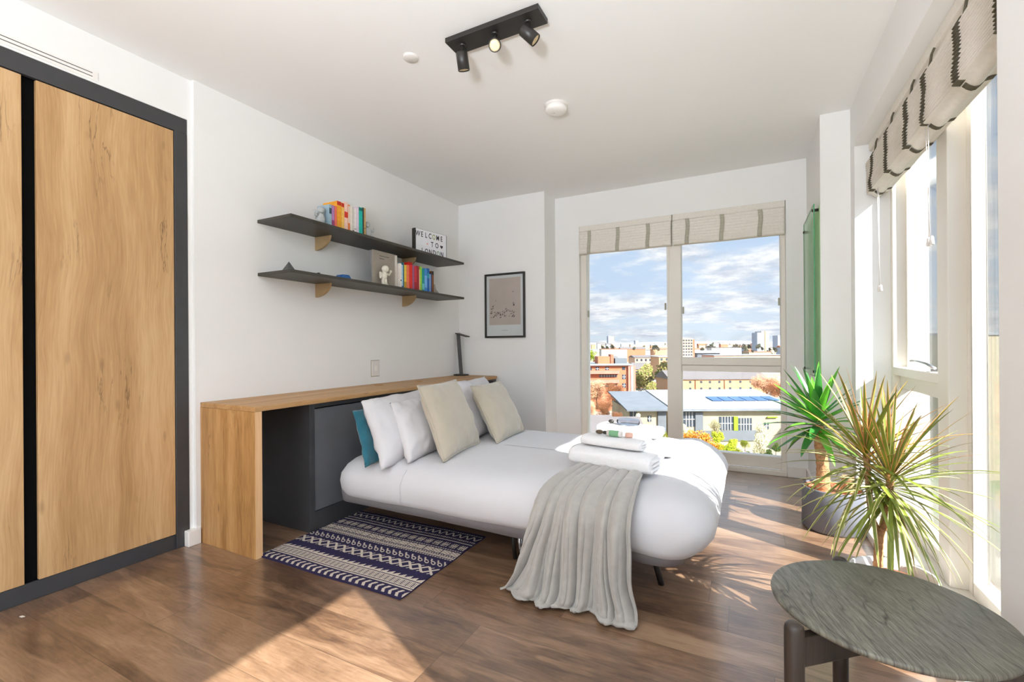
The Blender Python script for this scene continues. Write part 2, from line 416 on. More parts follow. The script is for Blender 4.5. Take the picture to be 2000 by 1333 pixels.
mb = MB(); mb.tube([(XI+.02, 2.72, .935), (XI+.0, 2.76, .955), (XI-.01, 2.86, .965), (XI-.012, 2.94, .962)], .006, 8)
mb.box(XI+.01, XI+.04, 2.74, 2.80, .917, .932); obj('window_stay', mb, M['chrome'], w2)

# ---- neighbouring rooms' outer face so sun and sky meet a real building edge
# ---------------------------------------------------------------- wardrobe
wd = thing('wardrobe', 'built-in wardrobe with tall oak doors in a black surround along the left wall', 'wardrobe', (-2.9, .3, 0))
XW = -2.664
mb = MB(); mb.box(XW-.02, XW+.004, -1.2, 1.395, 2.19, 2.27); obj('top_fascia', mb, M['black'], wd, bevel=.002)
mb = MB(); mb.box(XW-.02, XW+.004, 1.335, 1.398, .0, 2.19); obj('side_stile', mb, M['black'], wd, bevel=.002)
mb = MB(); mb.box(XW-.02, XW-.004, -1.2, 1.335, .0, .075); obj('plinth', mb, M['black'], wd, bevel=.002)
mb = MB(); mb.box(XW-.55, XW-.04, -1.2, 1.39, .0, 2.26); obj('carcass', mb, M['blackdk'], wd)
for k, (y0, y1) in enumerate(((.812, 1.333), (.24, .768), (-.33, .195), (-.9, -.375))):
    mb = MB(); mb.box(XW-.02, XW, y0, y1, .078, 2.186); obj('door', mb, M['oak'], wd, bevel=.0015)
    mb = MB(); mb.box(XW-.036, XW-.024, y0-.045, y0, .076, 2.188); obj('grip_channel', mb, M['blackdk'], wd)
# slot diffuser above the wardrobe
vt = thing('slot_vent', 'white slot vent in the wall just above the wardrobe', 'vent', (-2.664, .5, 2.30))
mb = MB(); mb.box(-2.666, -2.661, .0, 1.02, 2.283, 2.325); obj('face_plate', mb, M['trim'], vt)
for z in (2.296, 2.312):
    mb = MB(); mb.box(-2.6612, -2.6602, .0, 1.0, z, z+.003); obj('slot', mb, M['black'], vt)
# baby scrap on floor
mb = MB(); mb.prism([(-2.552,.72),(-2.537,.722),(-2.533,.731),(-2.55,.728)], 0.0, .002, 'z')
tag(obj('paper_scrap', mb, M['paper'], origin=(-2.545, .725, 0)), 'tiny white scrap of paper on the floor by the wardrobe', 'scrap')

# ---------------------------------------------------------------- desk top on cabinet
DZ = .756; XF = -2.17
dk = thing('desk', 'long oak desk top on an oak side panel along the left wall', 'desk', (-2.4, 1.44, 0))
mb = MB(); mb.box(XL+.002, XF, 1.442, 2.80, DZ-.025, DZ)
obj('desktop', mb, [M['oaktop']], dk, bevel=.0015)
mb = MB()
pts = [(XL+.002, 2.804), (XF, 2.804), (XF, 3.88), (XF-.012, 3.925), (XF-.05, 3.950), (XL+.002, 3.950)]
mb.prism(pts, DZ-.027, DZ-.001); obj('desktop', mb, [M['oaktop']], dk, bevel=.0015)
mb = MB(); mb.box(XL+.002, XF-.0012, 1.442, 1.478, 0, DZ-.0255)
mb.box(XF-.0012, XF, 1.442, 1.478, 0, DZ-.0255, 1); obj('side_panel', mb, [M['oakdesk'], M['oakedge']], dk, bevel=.001)
for y, x in ((2.652, -2.503), (3.05, -2.44)):
    mb = MB(); mb.lathe([(0, DZ-.0005), (.03, DZ-.0005), (.03, DZ+.002), (.034, DZ+.002), (.034, DZ-.001)], (x, y, 0), 28)
    obj('cable_grommet', mb, M['oakdesk'], dk)

cb = thing('bed_cabinet', 'black fold-out bed cabinet under the oak desk top', 'cabinet', (-2.4, 2.8, 0))
XC = -2.205
mb = MB(); mb.box(XL+.004, XC, 1.785, 1.803, 0, .728); obj('side_panel', mb, M['black'], cb, bevel=.001)
mb = MB(); mb.box(XC-.018, XC, 1.803, 1.822, 0, .728); mb.box(XC-.018, XC, 3.90, 3.948, 0, .728); mb.box(XC-.018, XC, 1.822, 3.90, .703, .728)
obj('front_frame', mb, M['black'], cb, bevel=.001)
mb = MB(); mb.box(XC-.03, XC-.006, 1.824, 3.898, .112, .695); obj('front_panel', mb, pm('black_panel_painted_sheen', C(100, 101, 104), .3, .06, 6), cb, bevel=.001)  # sheen of the black panel put into its lighter base colour
mb = MB(); mb.box(XC-.03, XC-.004, 1.822, 3.90, .0, .108); obj('plinth', mb, M['black'], cb, bevel=.001)
mb = MB(); mb.box(XL+.006, XC-.032, 1.803, 3.948, .0, .726); obj('carcass', mb, M['blackdk'], cb)

# ---------------------------------------------------------------- rug (woven pattern, cell by cell)
def rug_pattern(u, v, cu):      # u along the row, v = 0 near edge .. 1 far edge; True = cream
    def seg(a, b): return a <= v < b
    def loc(a, b): return (v-a)/(b-a)
    if v < .012: return False
    if seg(.012, .085):
        t = loc(.012, .085); q = (u*24 + (.5-abs(t-.5))*.9) % 1
        return q < .42 and (abs(t-.5) > .08 or q > .12)
    if seg(.10, .112): return True
    if seg(.12, .19):
        t = loc(.12, .19); return (t < .12 or t > .88) or ((u*90) % 1 < .62)
    if seg(.20, .212): return True
    if seg(.212, .245):
        t = loc(.212, .245); return ((u*26) % 1) > t*.9+.1
    if seg(.31, .40):
        t = loc(.31, .40); q = (u*15) % 1; w = .13
        return abs(q-t) < w or abs(q-(1-t)) < w or abs(((q+.5) % 1)-t) < .06 and abs(t-.5) > .28
    if seg(.43, .50):
        t = loc(.43, .50); q = (u*23 + t*.8) % 1
        r = math.hypot(q-.5, (t-.32)*1.1)
        return (.2 < r < .36 and t < .65) or (t >= .55 and abs(q-.22) < .12)
    if seg(.53, .545): return (u*60) % 1 < .6
    if seg(.552, .566): return True
    if seg(.572, .586): return (u*60+.5) % 1 < .6
    if seg(.592, .66):
        t = loc(.592, .66); q = (u*17) % 1
        if q < .07 or t < .06 or t > .94: return False
        return True if (abs(math.sin(t*9+q*5)) > .22) else False
    if seg(.665, .68): return (u*60) % 1 < .6
    if seg(.70, .775):
        t = loc(.70, .775); q = (u*17) % 1
        if .42 < t < .58: return .12 < q < .88
        return (((q*4.2) % 1) < .52 and .08 < q < .92) and not (abs(q-.5) > .36 and abs(t-.5) > .4)
    if seg(.80, .812): return True
    if seg(.835, .862):
        t = loc(.835, .862); return abs(((u*34) % 1)-.5)*2 < (1-abs(t-.5)*1.4) and abs(((u*34) % 1)-.5)*2 > .25
    if seg(.88, .94):
        t = loc(.88, .94); q = abs(((u*20) % 1)-.5)*2
        return abs(q-t) < .22
    if seg(.955, .967): return (u*60) % 1 < .6
    return False
NU, NV = 330, 252
RX0, RX1, RY0, RY1 = -2.198, -1.288, 1.47, 2.165
mb = MB(); vs = []; zt = .007
for j in range(NV+1):
    for i in range(NU+1):
        x = RX0+(RX1-RX0)*i/NU; y = RY0+(RY1-RY0)*j/NV
        vs.append((x+.002*math.sin(j*.06), y+.003*math.sin(i*.03)+.01*(i/NU), zt+.0008*N3(x*9, y*9, 0)))
fs = [(j*(NU+1)+i, j*(NU+1)+i+1, (j+1)*(NU+1)+i+1, (j+1)*(NU+1)+i) for j in range(NV) for i in range(NU)]
mb.add(vs, fs)
for j in range(NV):
    for i in range(NU):
        if rug_pattern((i+.5)/NU, (j+.5)/NV, 0): mb.m[j*NU+i] = 1
n = len(vs); per = [i for i in range(NU+1)] + [j*(NU+1)+NU for j in range(1, NV+1)] + [NV*(NU+1)+i for i in range(NU-1, -1, -1)] + [j*(NU+1) for j in range(NV-1, 0, -1)]
low = [(vs[k][0], vs[k][1], 0.0005) for k in per]
mb.add([vs[k] for k in per]+low, [(i, (i+1) % len(per), (i+1) % len(per)+len(per), i+len(per)) for i in range(len(per))], 0)
rg = obj('rug', mb, [pm('rug_navy', C(50, 45, 72), .95, .14, 90, .3, 500, spec=.1), pm('rug_cream', C(196, 184, 170), .95, .12, 120, .3, 500, spec=.1)], origin=(-1.74, 1.82, 0))
tag(rg, 'navy rug with cream tribal stripes on the floor beside the bed', 'rug')

# ---------------------------------------------------------------- bed
bed = thing('sofa_bed', 'fold-out double bed on slim legs coming out of the black cabinet', 'bed', (-1.1, 2.5, 0))
BX0, BX1, BY0, BY1 = -2.13, -.10, 1.845, 3.22
def ring(x0, x1, y0, y1, r, n=26):
    out = []
    r = max(.01, min(r, (x1-x0)/2-.001, (y1-y0)/2-.001))
    for cx, cy, a0 in ((x1-r, y1-r, 0), (x0+r, y1-r, 90), (x0+r, y0+r, 180), (x1-r, y0+r, 270)):
        for k in range(n+1):
            a = math.radians(a0+90*k/n); out.append((cx+r*math.cos(a), cy+r*math.sin(a)))
    # straight sides get even points too
    res = []
    for i, p in enumerate(out):
        q = out[(i+1) % len(out)]; L = math.dist(p, q)
        k = 44 if i % (n+1) == n else 1
        for s in range(k): res.append((p[0]+(q[0]-p[0])*s/k, p[1]+(q[1]-p[1])*s/k))
    return res
mb = MB()
P0 = ring(BX0+.02, BX1-.13, BY0+.035, BY1-.03, .10); P1 = ring(BX0+.02, BX1-.11, BY0+.025, BY1-.03, .10)
mb.add([(x, y, .176+.01*N3(x*3, y*3, 1)) for x, y in P0]+[(x, y, .235) for x, y in P1]+[(x, y, .30) for x, y in P1], [(i, (i+1) % len(P0), (i+1) % len(P0)+len(P0)*1, i+len(P0)) for i in range(len(P0))]
       + [(i+len(P0), (i+1) % len(P0)+len(P0), (i+1) % len(P0)+2*len(P0), i+2*len(P0)) for i in range(len(P0))]
       + [tuple(range(len(P0)))[::-1], tuple(range(2*len(P0), 3*len(P0)))], 0, True)
obj('mattress_base', mb, M['greyfab'], bed)
def leg_tube(p, q, r, mat, nm='leg'):
    mb = MB(); mb.tube([p, q], r, 14); obj(nm, mb, mat, bed)
leg_tube((-.345, 2.09, .0), (-.385, 2.05, .185), .013, M['metalblack']); leg_tube((-.345, 3.02, .0), (-.385, 3.05, .185), .013, M['metalblack'])
for y in (2.005, 3.05):
    leg_tube((-.985, y, 0), (-1.0, y, .185), .012, M['chrome']); leg_tube((-1.03, y+.02, 0), (-1.05, y+.02, .185), .011, M['metalblack'])
mb = MB(); mb.box(-2.15, -.42, 2.0, 2.03, .15, .18); mb.box(-2.15, -.42, 3.02, 3.05, .15, .18); mb.box(-1.05, -1.01, 2.03, 3.02, .15, .18); mb.box(-.42, -.38, 2.03, 3.02, .15, .18)
obj('frame', mb, M['metalblack'], bed)

def bed_top(x, y):
    z = .432
    z += .035*math.exp(-((x+.28)/.16)**2-((y-2.95)/.35)**2) + .012*math.exp(-((x+.26)/.14)**2)
    z += .006*N3(x*3, y*3, 5)+.003*N3(x*9, y*7, 2)
    w = abs(N3(x*2.1+y*1.3, y*.8-x, 9))
    z += .006*max(0, .18-w)/.18*math.exp(-((x+.25)/.4)**2)
    return z
prof = [(.045, .212), (.018, .222), (.004, .25), (0, .29), (.006, .33), (.028, .37), (.06, .398), (.10, .416), (.15, .427), (.20, .432)]
prof += [(o, .432) for o in (.25, .30, .36, .42, .48, .54, .60, .66, .680)]
rings = []
for o, z in prof:
    rr = ring(BX0+o, BX1-o, BY0+o, BY1-o, max(.02, .17-o*.5) if o < .3 else .02)
    L = []
    for x, y in rr:
        foot = max(0, min(1, (x+.45)/.35)); top = max(0, min(1, (z-.37)/.06))
        wv = .010*N3(x*2.2, y*2.2, z*6)+.004*N3(x*8, y*8, z*14)
        if z < .37:
            low = (.37-z)/.16
            x2 = x - .095*foot*low*low
            y2 = y + (wv*1.2)*(1 if y < 2.5 else -1)
            z2 = z - .018*foot*low + .012*N3(x*2, 0, 3)*low
        else:
            x2, y2 = x, y
            z2 = z + (bed_top(x, y)-.432)*top
        L.append((x2+wv*.5, y2, z2))
    rings.append(L)
mb = MB(); n = len(rings[0]); vs = [p for r in rings for p in r]
fs = [(k*n+i, k*n+(i+1) % n, (k+1)*n+(i+1) % n, (k+1)*n+i) for k in range(len(rings)-1) for i in range(n)]
mb.add(vs, fs, 0, True)
mb.add(rings[-1], [tuple(range(n))], 0, True)
dv = obj('bed_cover', mb, M['sheet'], origin=(-1.1, 2.5, .2)); tag(dv, 'plain white cotton bed cover smoothed over the fold-out bed', 'bedding')
# a sewn seam on the near side of the cover
mb = MB(); mb.tube([(-1.603, 1.8425, z) for z in (.235, .28, .33)]+[(-1.603, 1.868, .373), (-1.603, 1.90, .401)], .0014, 6)
obj('seam', mb, M['sheet'], dv)

# ---------------------------------------------------------------- pillows
def pillow(name, label, cat, BL, BR, TL, thick, mat, group=None, seed=0, piping=None, pinch=.06, wr=.006, flange=0.0):
    BL, BR, TL = Vector(BL), Vector(BR), Vector(TL)
    ux = (BR-BL); w = ux.length; ux = ux.normalized()
    uy = (TL-BL); hgt = uy.length; uy = uy.normalized()
    nz = ux.cross(uy).normalized()   # towards the camera side
    if nz.x < 0: nz = -nz
    c = BL+ux*w/2+uy*hgt/2
    o = thing(name, label, cat, (c.x, c.y, BL.z), group)
    def pt(s, t, side):
        a = 2*s-1; b = 2*t-1
        x = w/2*a*(1-pinch*(1-b*b)); y = hgt/2*b*(1-pinch*(1-a*a))
        prof = ((1-abs(a)**2.6)*(1-abs(b)**2.6))
        z = thick/2*(max(prof, 0)**.55)
        e = (1-prof)
        z += side*0 + wr*N3(a*2.4+seed, b*2.4, side*3+seed)*(.3+e) * (1 if prof > .002 else 0)
        z += wr*.8*N3(a*7+seed, b*4, 5+side)*e*(1 if prof > .002 else 0)
        sag = -.03*(1-t)*0
        return c+ux*x+uy*y+nz*(z*side)+nz*sag
    mb = MB(); mb.grid(lambda s, t: pt(s, t, 1), 44, 44); mb.grid(lambda s, t: pt(s, t, -1), 44, 44)
    obj('pillow_body' if cat == 'pillow' else 'cushion_body', mb, mat, o)
    if piping:
        per = []
        K = 30
        for k in range(K): per.append(pt(k/K, 0, 1))
        for k in range(K): per.append(pt(1, k/K, 1))
        for k in range(K): per.append(pt(1-k/K, 1, 1))
        for k in range(K+1): per.append(pt(0, 1-k/K, 1))
        mb = MB(); mb.tube([p for p in per], piping, 8, cap=False); obj('piping', mb, mat, o)
    return o
pillow('cushion', 'teal velvet cushion standing behind the white pillows', 'cushion', (-1.80, 1.80, .412), (-1.86, 2.26, .415), (-2.072, 1.975, .675), .08, M['teal'], seed=3, wr=.010)
pillow('pillow', 'large white pillow leaning beside the teal cushion', 'pillow', (-1.70, 1.815, .405), (-1.72, 2.46, .425), (-2.001, 1.97, .738), .165, M['pillow'], seed=11, wr=.014, pinch=.05)
pillow('pillow', 'plump white pillow in front, leaning on the larger white pillow', 'pillow', (-1.60, 1.905, .43), (-1.66, 2.46, .43), (-1.885, 2.085, .718), .155, M['pillow'], seed=21, wr=.014, pinch=.06)
pillow('pillow', 'white pillow between the two taupe cushions', 'pillow', (-1.58, 2.50, .435), (-1.66, 3.08, .435), (-1.86, 2.70, .80), .16, M['pillow'], seed=31, wr=.012)
pillow('cushion', 'taupe velvet cushion in the middle with piped edge, covering a white pillow', 'cushion', (-1.443, 2.008, .435), (-1.522, 2.512, .435), (-1.696, 2.111, .822), .15, M['cushion'], seed=41, piping=.005, wr=.013, pinch=.05)
pillow('cushion', 'taupe velvet cushion furthest along, near the framed print', 'cushion', (-1.409, 2.531, .435), (-1.451, 3.012, .435), (-1.688, 2.664, .775), .15, M['cushion'], seed=51, piping=.005, wr=.012, pinch=.05)

# ---------------------------------------------------------------- towels
def towel(label, cx, cy, z0, lx, ly, hh, ang, seed, band=True):
    o = thing('towel', label, 'towel', (cx, cy, z0))
    R = Matrix.Translation((cx, cy, z0)) @ Matrix.Rotation(ang, 4, 'Z')
    def pt(s, t):   # s along length, t round the section (rolled/folded oval)
        a = 2*PI*t; ca, sa = math.cos(a), math.sin(a)
        ex = abs(ca)**.62*(1 if ca > 0 else -1); ez = abs(sa)**.62*(1 if sa > 0 else -1)
        x = (s-.5)*lx; end = 1-.10*abs(2*s-1)**6
        y = ex*ly/2*end*(1+.03*N3(s*4, t*5, seed)); z = hh/2+ez*hh/2*end*(1+.05*N3(s*5, t*6, seed+4)) 
        return R @ Vector((x+.004*N3(t*9, s*3, seed), y, max(z, .001)))
    mb = MB(); mb.grid(pt, 40, 40)
    for e in (0, 1):
        mb.add([pt(e, k/40) for k in range(40)], [tuple(range(40))])
    obj('towel_body', mb, M['towel'], o)
    if band:
        for q in (.27, .33):
            mb = MB(); mb.grid(lambda s, t: (lambda p, c2: c2+(p-c2)*1.012)(pt(q+s*.03, t), R @ Vector(((q+s*.03-.5)*lx, 0, hh/2))), 2, 40)
            obj('woven_band', mb, M['towel'], o)
    # layered end: fold lines
    mb = MB()
    for k in (-1, 0, 1):
        zz = hh*(.5+.22*k)
        mb.tube([R @ Vector((lx/2*1.0+.002, -ly*.38, zz)), R @ Vector((lx/2+.005, 0, zz+.002)), R @ Vector((lx/2+.002, ly*.38, zz))], hh*.10, 8)
    obj('folded_end', mb, M['towel'], o)
    return o
ta = math.radians(-10)
zt0 = .452
towel('folded white towel at the bottom of the near pile, above the grey throw', -.59, 2.25, zt0, .42, .20, .085, ta, 1)
towel('smaller white towel on top of the near pile, holding the toiletries', -.60, 2.31, zt0+.088, .32, .17, .05, ta, 2, False)
towel('folded white towel at the bottom of the far pile, nearest the window', -.55, 2.62, zt0, .40, .22, .085, math.radians(-6), 3)
towel('white towel on top of the far pile, under the clear wrapped soap', -.60, 2.62, zt0+.088, .34, .18, .06, math.radians(-6), 4, False)
# toiletries
zt1 = zt0+.088+.052
t = thing('toiletry_bottle', 'small green-labelled bottle lying on the near towels', 'bottle', (-.60, 2.29, zt1))
mb = MB(); mb.tube([(-.635, 2.285, zt1+.016), (-.56, 2.275, zt1+.016)], .015, 16); obj('bottle_body', mb, M['white_plastic'], t)
mb = MB(); mb.tube([(-.622, 2.2833, zt1+.016), (-.573, 2.2767, zt1+.016)], .0156, 16, cap=False); obj('label_band', mb, pm('green_label', C(120, 170, 130), .6, .15, 200), t)
mb = MB(); mb.tube([(-.655, 2.2877, zt1+.016), (-.635, 2.285, zt1+.016)], .009, 12); obj('cap', mb, M['metalblack'], t)
mb = MB(); mb.lathe([(0, 0), (.018, 0), (.02, .006), (.018, .02), (0, .022)], (-.53, 2.30, zt1), 20)
tag(obj('soap', mb, pm('pink_soap', C(214, 168, 150), .5), origin=(-.53, 2.30, zt1)), 'round pink wrapped soap beside the small bottle', 'soap')
t = thing('sachet', 'dark amber sachet on the near towels left of the bottle', 'sachet', (-.68, 2.31, zt1))
mb = MB(); mb.ball((-.685, 2.315, zt1+.012), .02, scale=(1, .8, .55)); obj('pouch', mb, pm('amber', C(90, 74, 52), .4), t)
z2 = zt0+.088+.062
mb = MB()
pts = [(-.665,2.58),(-.60,2.555),(-.535,2.58),(-.55,2.64),(-.62,2.66),(-.67,2.63)]
mb.prism(pts, z2+.001, z2+.03)
tag(obj('wrapped_soap', mb, [glass_mat('cellophane', (.80, .84, .9, 1), .12)], origin=(-.6, 2.6, z2), bevel=.008), 'clear cellophane wrapped pack on the far towels', 'soap')
mb = MB(); mb.ball((-.70, 2.60, z2+.012), .016, scale=(1, .7, .7))
tag(obj('bottle_stopper', mb, M['metalblack'], origin=(-.70, 2.60, z2)), 'small dark bottle stopper on the far towels beside the clear pack', 'bottle')

# ---------------------------------------------------------------- throw
pathT = [(0, 2.33, .455), (.12, 2.15, .456), (.25, 1.98, .448), (.33, 1.895, .425), (.38, 1.83, .385), (.43, 1.80, .33), (.55, 1.79, .24), (.72, 1.785, .13), (.86, 1.775, .05), (.93, 1.755, .018), (1.0, 1.72, .010)]
def pathat(t):
    for a, b in zip(pathT, pathT[1:]):
        if t <= b[0]:
            k = (t-a[0])/(b[0]-a[0]); return a[1]+(b[1]-a[1])*k, a[2]+(b[2]-a[2])*k
    return pathT[-1][1], pathT[-1][2]
FOLD = [(.05,.9),(.16,1.0),(.27,.75),(.37,1.05),(.49,.8),(.60,1.1),(.71,.8),(.81,1.0),(.91,.85),(.985,.7)]
def throw_pt(s, t):
    y, z = pathat(t)
    e = .0
    for dt in (-.03, .03):
        yy, z_ = pathat(max(0, min(1, t+dt))); e += z_
    z = z*.5+e*.25
    xl = -.70-.12*min(1, t/.35)-.125*max(0, (t-.35)/.65)**1.6
    xr = -.455+.045*min(1, t/.3)+.035*max(0, (t-.3)/.7)
    sw = s+.020*N3(s*3, t*3, 4)
    x = xl+(xr-xl)*sw+.012*N3(s*2, t*4, 8)
    ph = s*6.6+.62*N3(s*2.6, t*1.5, 2)+.22*N3(s*7, t*2.2, 5)
    f = abs(math.cos(PI*ph))**.6*(.62+.75*N3(s*4.3, t*1.6, 1)+.18*math.sin(ph*2.3)) + .22*abs(math.cos(PI*ph*2.3+t*2))**.7*max(0, min(1, (t-.35)*3))
    hang = max(0, min(1, (t-.22)/.25))
    amp = .028+.048*hang
    if t > .88: amp *= 1-.45*(t-.88)/.12
    # outward direction: up on top of bed, toward the camera on the side
    k = max(0, min(1, (t-.24)/.16))
    y -= amp*f*k; z += amp*f*(1-k)*.9
    if t > .84:
        z = max(.008, z-.4*amp*(1-f)*0)+(t-.84)/.16*.012*f
        y += (.02*math.sin(s*11+1)+.012*math.sin(s*29))*(t-.84)/.16
    return (x, y, max(z, .006))
mb = MB(); mb.grid(throw_pt, 190, 100)
th = obj('throw_blanket', mb, M['throw'], origin=(-.6, 1.9, 0), solid=.009)
tag(th, 'grey fleece throw draped in folds over the bed side onto the floor', 'throw')

# ---------------------------------------------------------------- shelves and brackets
def shelf(z, label):
    o = thing('wall_shelf', label, 'shelf', (XL, 1.78, z))
    mb = MB(); mb.box(XL, -2.337, 1.776, 3.59, z-.019, z); obj('board', mb, M['shelfblack'], o, bevel=.0015)
    for y in (2.20, 3.09):
        pts = [(XL, z-.02), (XL+.145, z-.02)]
        for k in range(1, 13):
            a = PI/2*k/12; pts.append((XL+.145*math.cos(a)*.98, z-.02-.09*math.sin(a)))
        mb = MB(); mb.prism(pts, y-.008, y+.008, 'y'); obj('bracket', mb, M['bronze'], o, bevel=.001)
    return o
ZS, ZT = 1.823, 1.502
shelf(ZS, 'upper black floating shelf on quarter-round bronze brackets')
shelf(ZT, 'lower black floating shelf on quarter-round bronze brackets')

# ---------------------------------------------------------------- books
bmats = {}
def bcol(c):
    if c not in bmats: bmats[c] = pm('book_cover_%d_%d_%d' % c, C(*c), .5, .1, 40)
    return bmats[c]
def book(y0, th_, h_, d_, z, col, label, grp, xf=-2.375, band=None, tilt=0):
    o = thing('book', label, 'book', (xf-d_/2, y0+th_/2, z), grp)
    cm = bcol(col); e = .0015
    mb = MB(); mb.box(xf-.002, xf, y0+.0004, y0+th_-.0004, z, z+h_)      # spine
    mb.box(xf-d_, xf-.002, y0+.0004, y0+.0004+e, z, z+h_); mb.box(xf-d_, xf-.002, y0+th_-e-.0004, y0+th_-.0004, z, z+h_)
    obj('cover', mb, cm, o)
    mb = MB(); mb.box(xf-d_+.003, xf-.002, y0+e+.0004, y0+th_-e-.0004, z+.003, z+h_-.003); obj('pages', mb, M['paper'], o)
    if band:
        bz, bh, bc = band
        mb = MB(); mb.box(xf-.0004, xf+.0006, y0+.001, y0+th_-.001, z+bz*h_, z+(bz+bh)*h_); obj('spine_label', mb, bcol(bc), o)
    return o
G1 = 'books standing on the upper shelf'; G2 = 'books standing on the lower shelf'
up = [  # thickness, height, depth, colour, label, band
 (.020, .150, .11, (150, 172, 184), 'thin pale blue book, leftmost of the upper shelf books', (.6,.25,(60,80,95))),
 (.022, .150, .11, (170, 120, 170), 'lilac and red spined book, second on the upper shelf', (.0,.35,(150,60,110))),
 (.018, .150, .11, (232, 110, 88), 'salmon red paperback before the yellow book on the upper shelf', None),
 (.036, .190, .13, (232, 158, 34), 'thick yellow-orange book with a red top band on the upper shelf', (.86,.14,(190,40,20))),
 (.024, .186, .13, (236, 186, 90), 'amber book right of the thick yellow book on the upper shelf', (.86,.14,(190,40,20))),
 (.030, .200, .13, (238, 196, 180), 'pale pink book with red square on its spine, upper shelf', (.48,.2,(205,50,30))),
 (.018, .190, .12, (226, 120, 60), 'orange-footed slim book in the middle of the upper shelf', (.35,.6,(224,200,180))),
 (.020, .185, .12, (228, 218, 206), 'cream paperback right of the orange one on the upper shelf', None),
 (.014, .178, .12, (206, 198, 190), 'thin grey-cream book on the upper shelf', (.05,.1,(120,40,50))),
 (.018, .180, .12, (232, 224, 222), 'white slim book on the upper shelf', (.2,.02,(60,60,60))),
 (.022, .196, .12, (222, 204, 220), 'pale lilac book left of the turquoise book on the upper shelf', None),
 (.034, .200, .13, (0, 182, 166), 'turquoise book on the upper shelf', (.88,.1,(0,110,100))),
 (.012, .205, .13, (48, 50, 52), 'dark slim book right of the turquoise book on the upper shelf', None),
 (.016, .205, .13, (196, 160, 96), 'gold barred book at the right end of the upper shelf row', (.3,.02,(60,50,30))),
]
y = 2.105
for th_, h_, d_, c, lb, bd in up:
    book(y, th_, h_, d_, ZS+.0005, c, lb, G1, -2.40, bd); y += th_+.0012
yu_end = y
lo = [
 (.014, .195, .14, (236, 228, 220), 'white book beside the grey photo box on the lower shelf', (.3,.05,(60,60,60))),
 (.014, .185, .13, (170, 205, 232), 'pale sky-blue thin book on the lower shelf', (.0,.12,(60,60,160))),
 (.012, .205, .13, (20, 110, 130), 'dark teal thin book on the lower shelf', None),
 (.026, .190, .13, (236, 196, 60), 'yellow book on the lower shelf', (.0,.3,(200,150,20))),
 (.030, .195, .13, (240, 120, 84), 'coral orange book on the lower shelf', None),
 (.036, .222, .14, (222, 36, 18), 'tall bright red book on the lower shelf', (.9,.1,(180,10,10))),
 (.022, .205, .13, (152, 90, 128), 'mauve book on the lower shelf', None),
 (.030, .200, .13, (206, 40, 60), 'crimson book on the lower shelf', (.0,.35,(170,10,30))),
 (.026, .205, .13, (160, 24, 34), 'dark red book on the lower shelf', None),
 (.012, .180, .12, (226, 200, 150), 'thin beige book on the lower shelf', None),
 (.022, .205, .13, (150, 210, 60), 'lime green book on the lower shelf', None),
 (.030, .195, .13, (0, 150, 150), 'sea green book on the lower shelf', (.1,.25,(110,200,200))),
 (.034, .200, .13, (60, 140, 214), 'mid blue book with pale spine on the lower shelf', (.2,.5,(120,180,236))),
 (.030, .205, .13, (20, 96, 176), 'deep blue book on the lower shelf', (.6,.2,(40,150,180))),
 (.014, .160, .12, (150, 180, 214), 'short pale blue book on the lower shelf', None),
 (.014, .170, .12, (40, 70, 130), 'short navy book on the lower shelf', None),
 (.026, .190, .13, (126, 76, 30), 'brown book with black top at the right end of the lower shelf', (.84,.16,(20,18,16))),
]
y = 2.785
for th_, h_, d_, c, lb, bd in lo:
    book(y, th_*1.04, h_, d_, ZT+.0005, c, lb, G2, -2.40, bd); y += th_*1.04+.0012
yl_end = y

# grey photo box / folder with leaning board and the small astronaut
t = thing('storage_box', 'tall grey photo-covered folder standing left of the lower shelf books', 'folder', (-2.50, 2.65, ZT))
mb = MB(); mb.box(-2.455, -2.44, 2.535, 2.778, ZT, ZT+.262); obj('board', mb, pm('grey_print_board', C(158, 148, 136), .7, .08, 12), t, bevel=.001)
mb = MB(); mb.box(-2.44, -2.425, 2.766, 2.779, ZT, ZT+.256); obj('spine', mb, M['paper'], t, bevel=.001)
mb = MB()
for zz_, wd_ in ((.225, .10), (.205, .05)): mb.box(-2.4395, -2.4388, 2.60, 2.60+wd_, ZT+zz_, ZT+zz_+.0035)
obj('printed_lines', mb, M['metalblack'], t)
mb = MB(); mb.prism([(2.535, ZT+.26), (2.545, ZT+.26), (2.57, ZT+.0), (2.56, ZT+.0)], -2.48, -2.456, 'x'); obj('side_flap', mb, M['greyfab'], t)
t = thing('astronaut_figurine', 'small white astronaut figurine in front of the grey folder', 'figurine', (-2.42, 2.62, ZT))
wf = pm('white_resin', C(226, 220, 204), .5, .03, 30)
mb = MB(); ax, ay = -2.395, 2.60
mb.ball((ax, ay, ZT+.075), .024, scale=(.9, 1, 1.35)); mb.ball((ax, ay+.012, ZT+.125), .027)
mb.tube([(ax, ay-.006, ZT+.06), (ax, ay-.012, ZT+.03), (ax, ay-.006, ZT+.004)], [.013, .012, .013], 10)
mb.tube([(ax, ay+.008, ZT+.06), (ax, ay+.014, ZT+.03), (ax, ay+.022, ZT+.004)], [.013, .012, .013], 10)
mb.ball((ax+.004, ay-.008, ZT+.006), .012, scale=(1.2, 1.4, .6)); mb.ball((ax+.004, ay+.026, ZT+.006), .012, scale=(1.2, 1.4, .6))
obj('body', mb, wf, t)
mb = MB(); mb.tube([(ax, ay+.022, ZT+.092), (ax, ay+.052, ZT+.084), (ax, ay+.068, ZT+.108)], [.010, .008, .007], 10); mb.ball((ax, ay+.070, ZT+.114), .010); obj('arm', mb, wf, t)
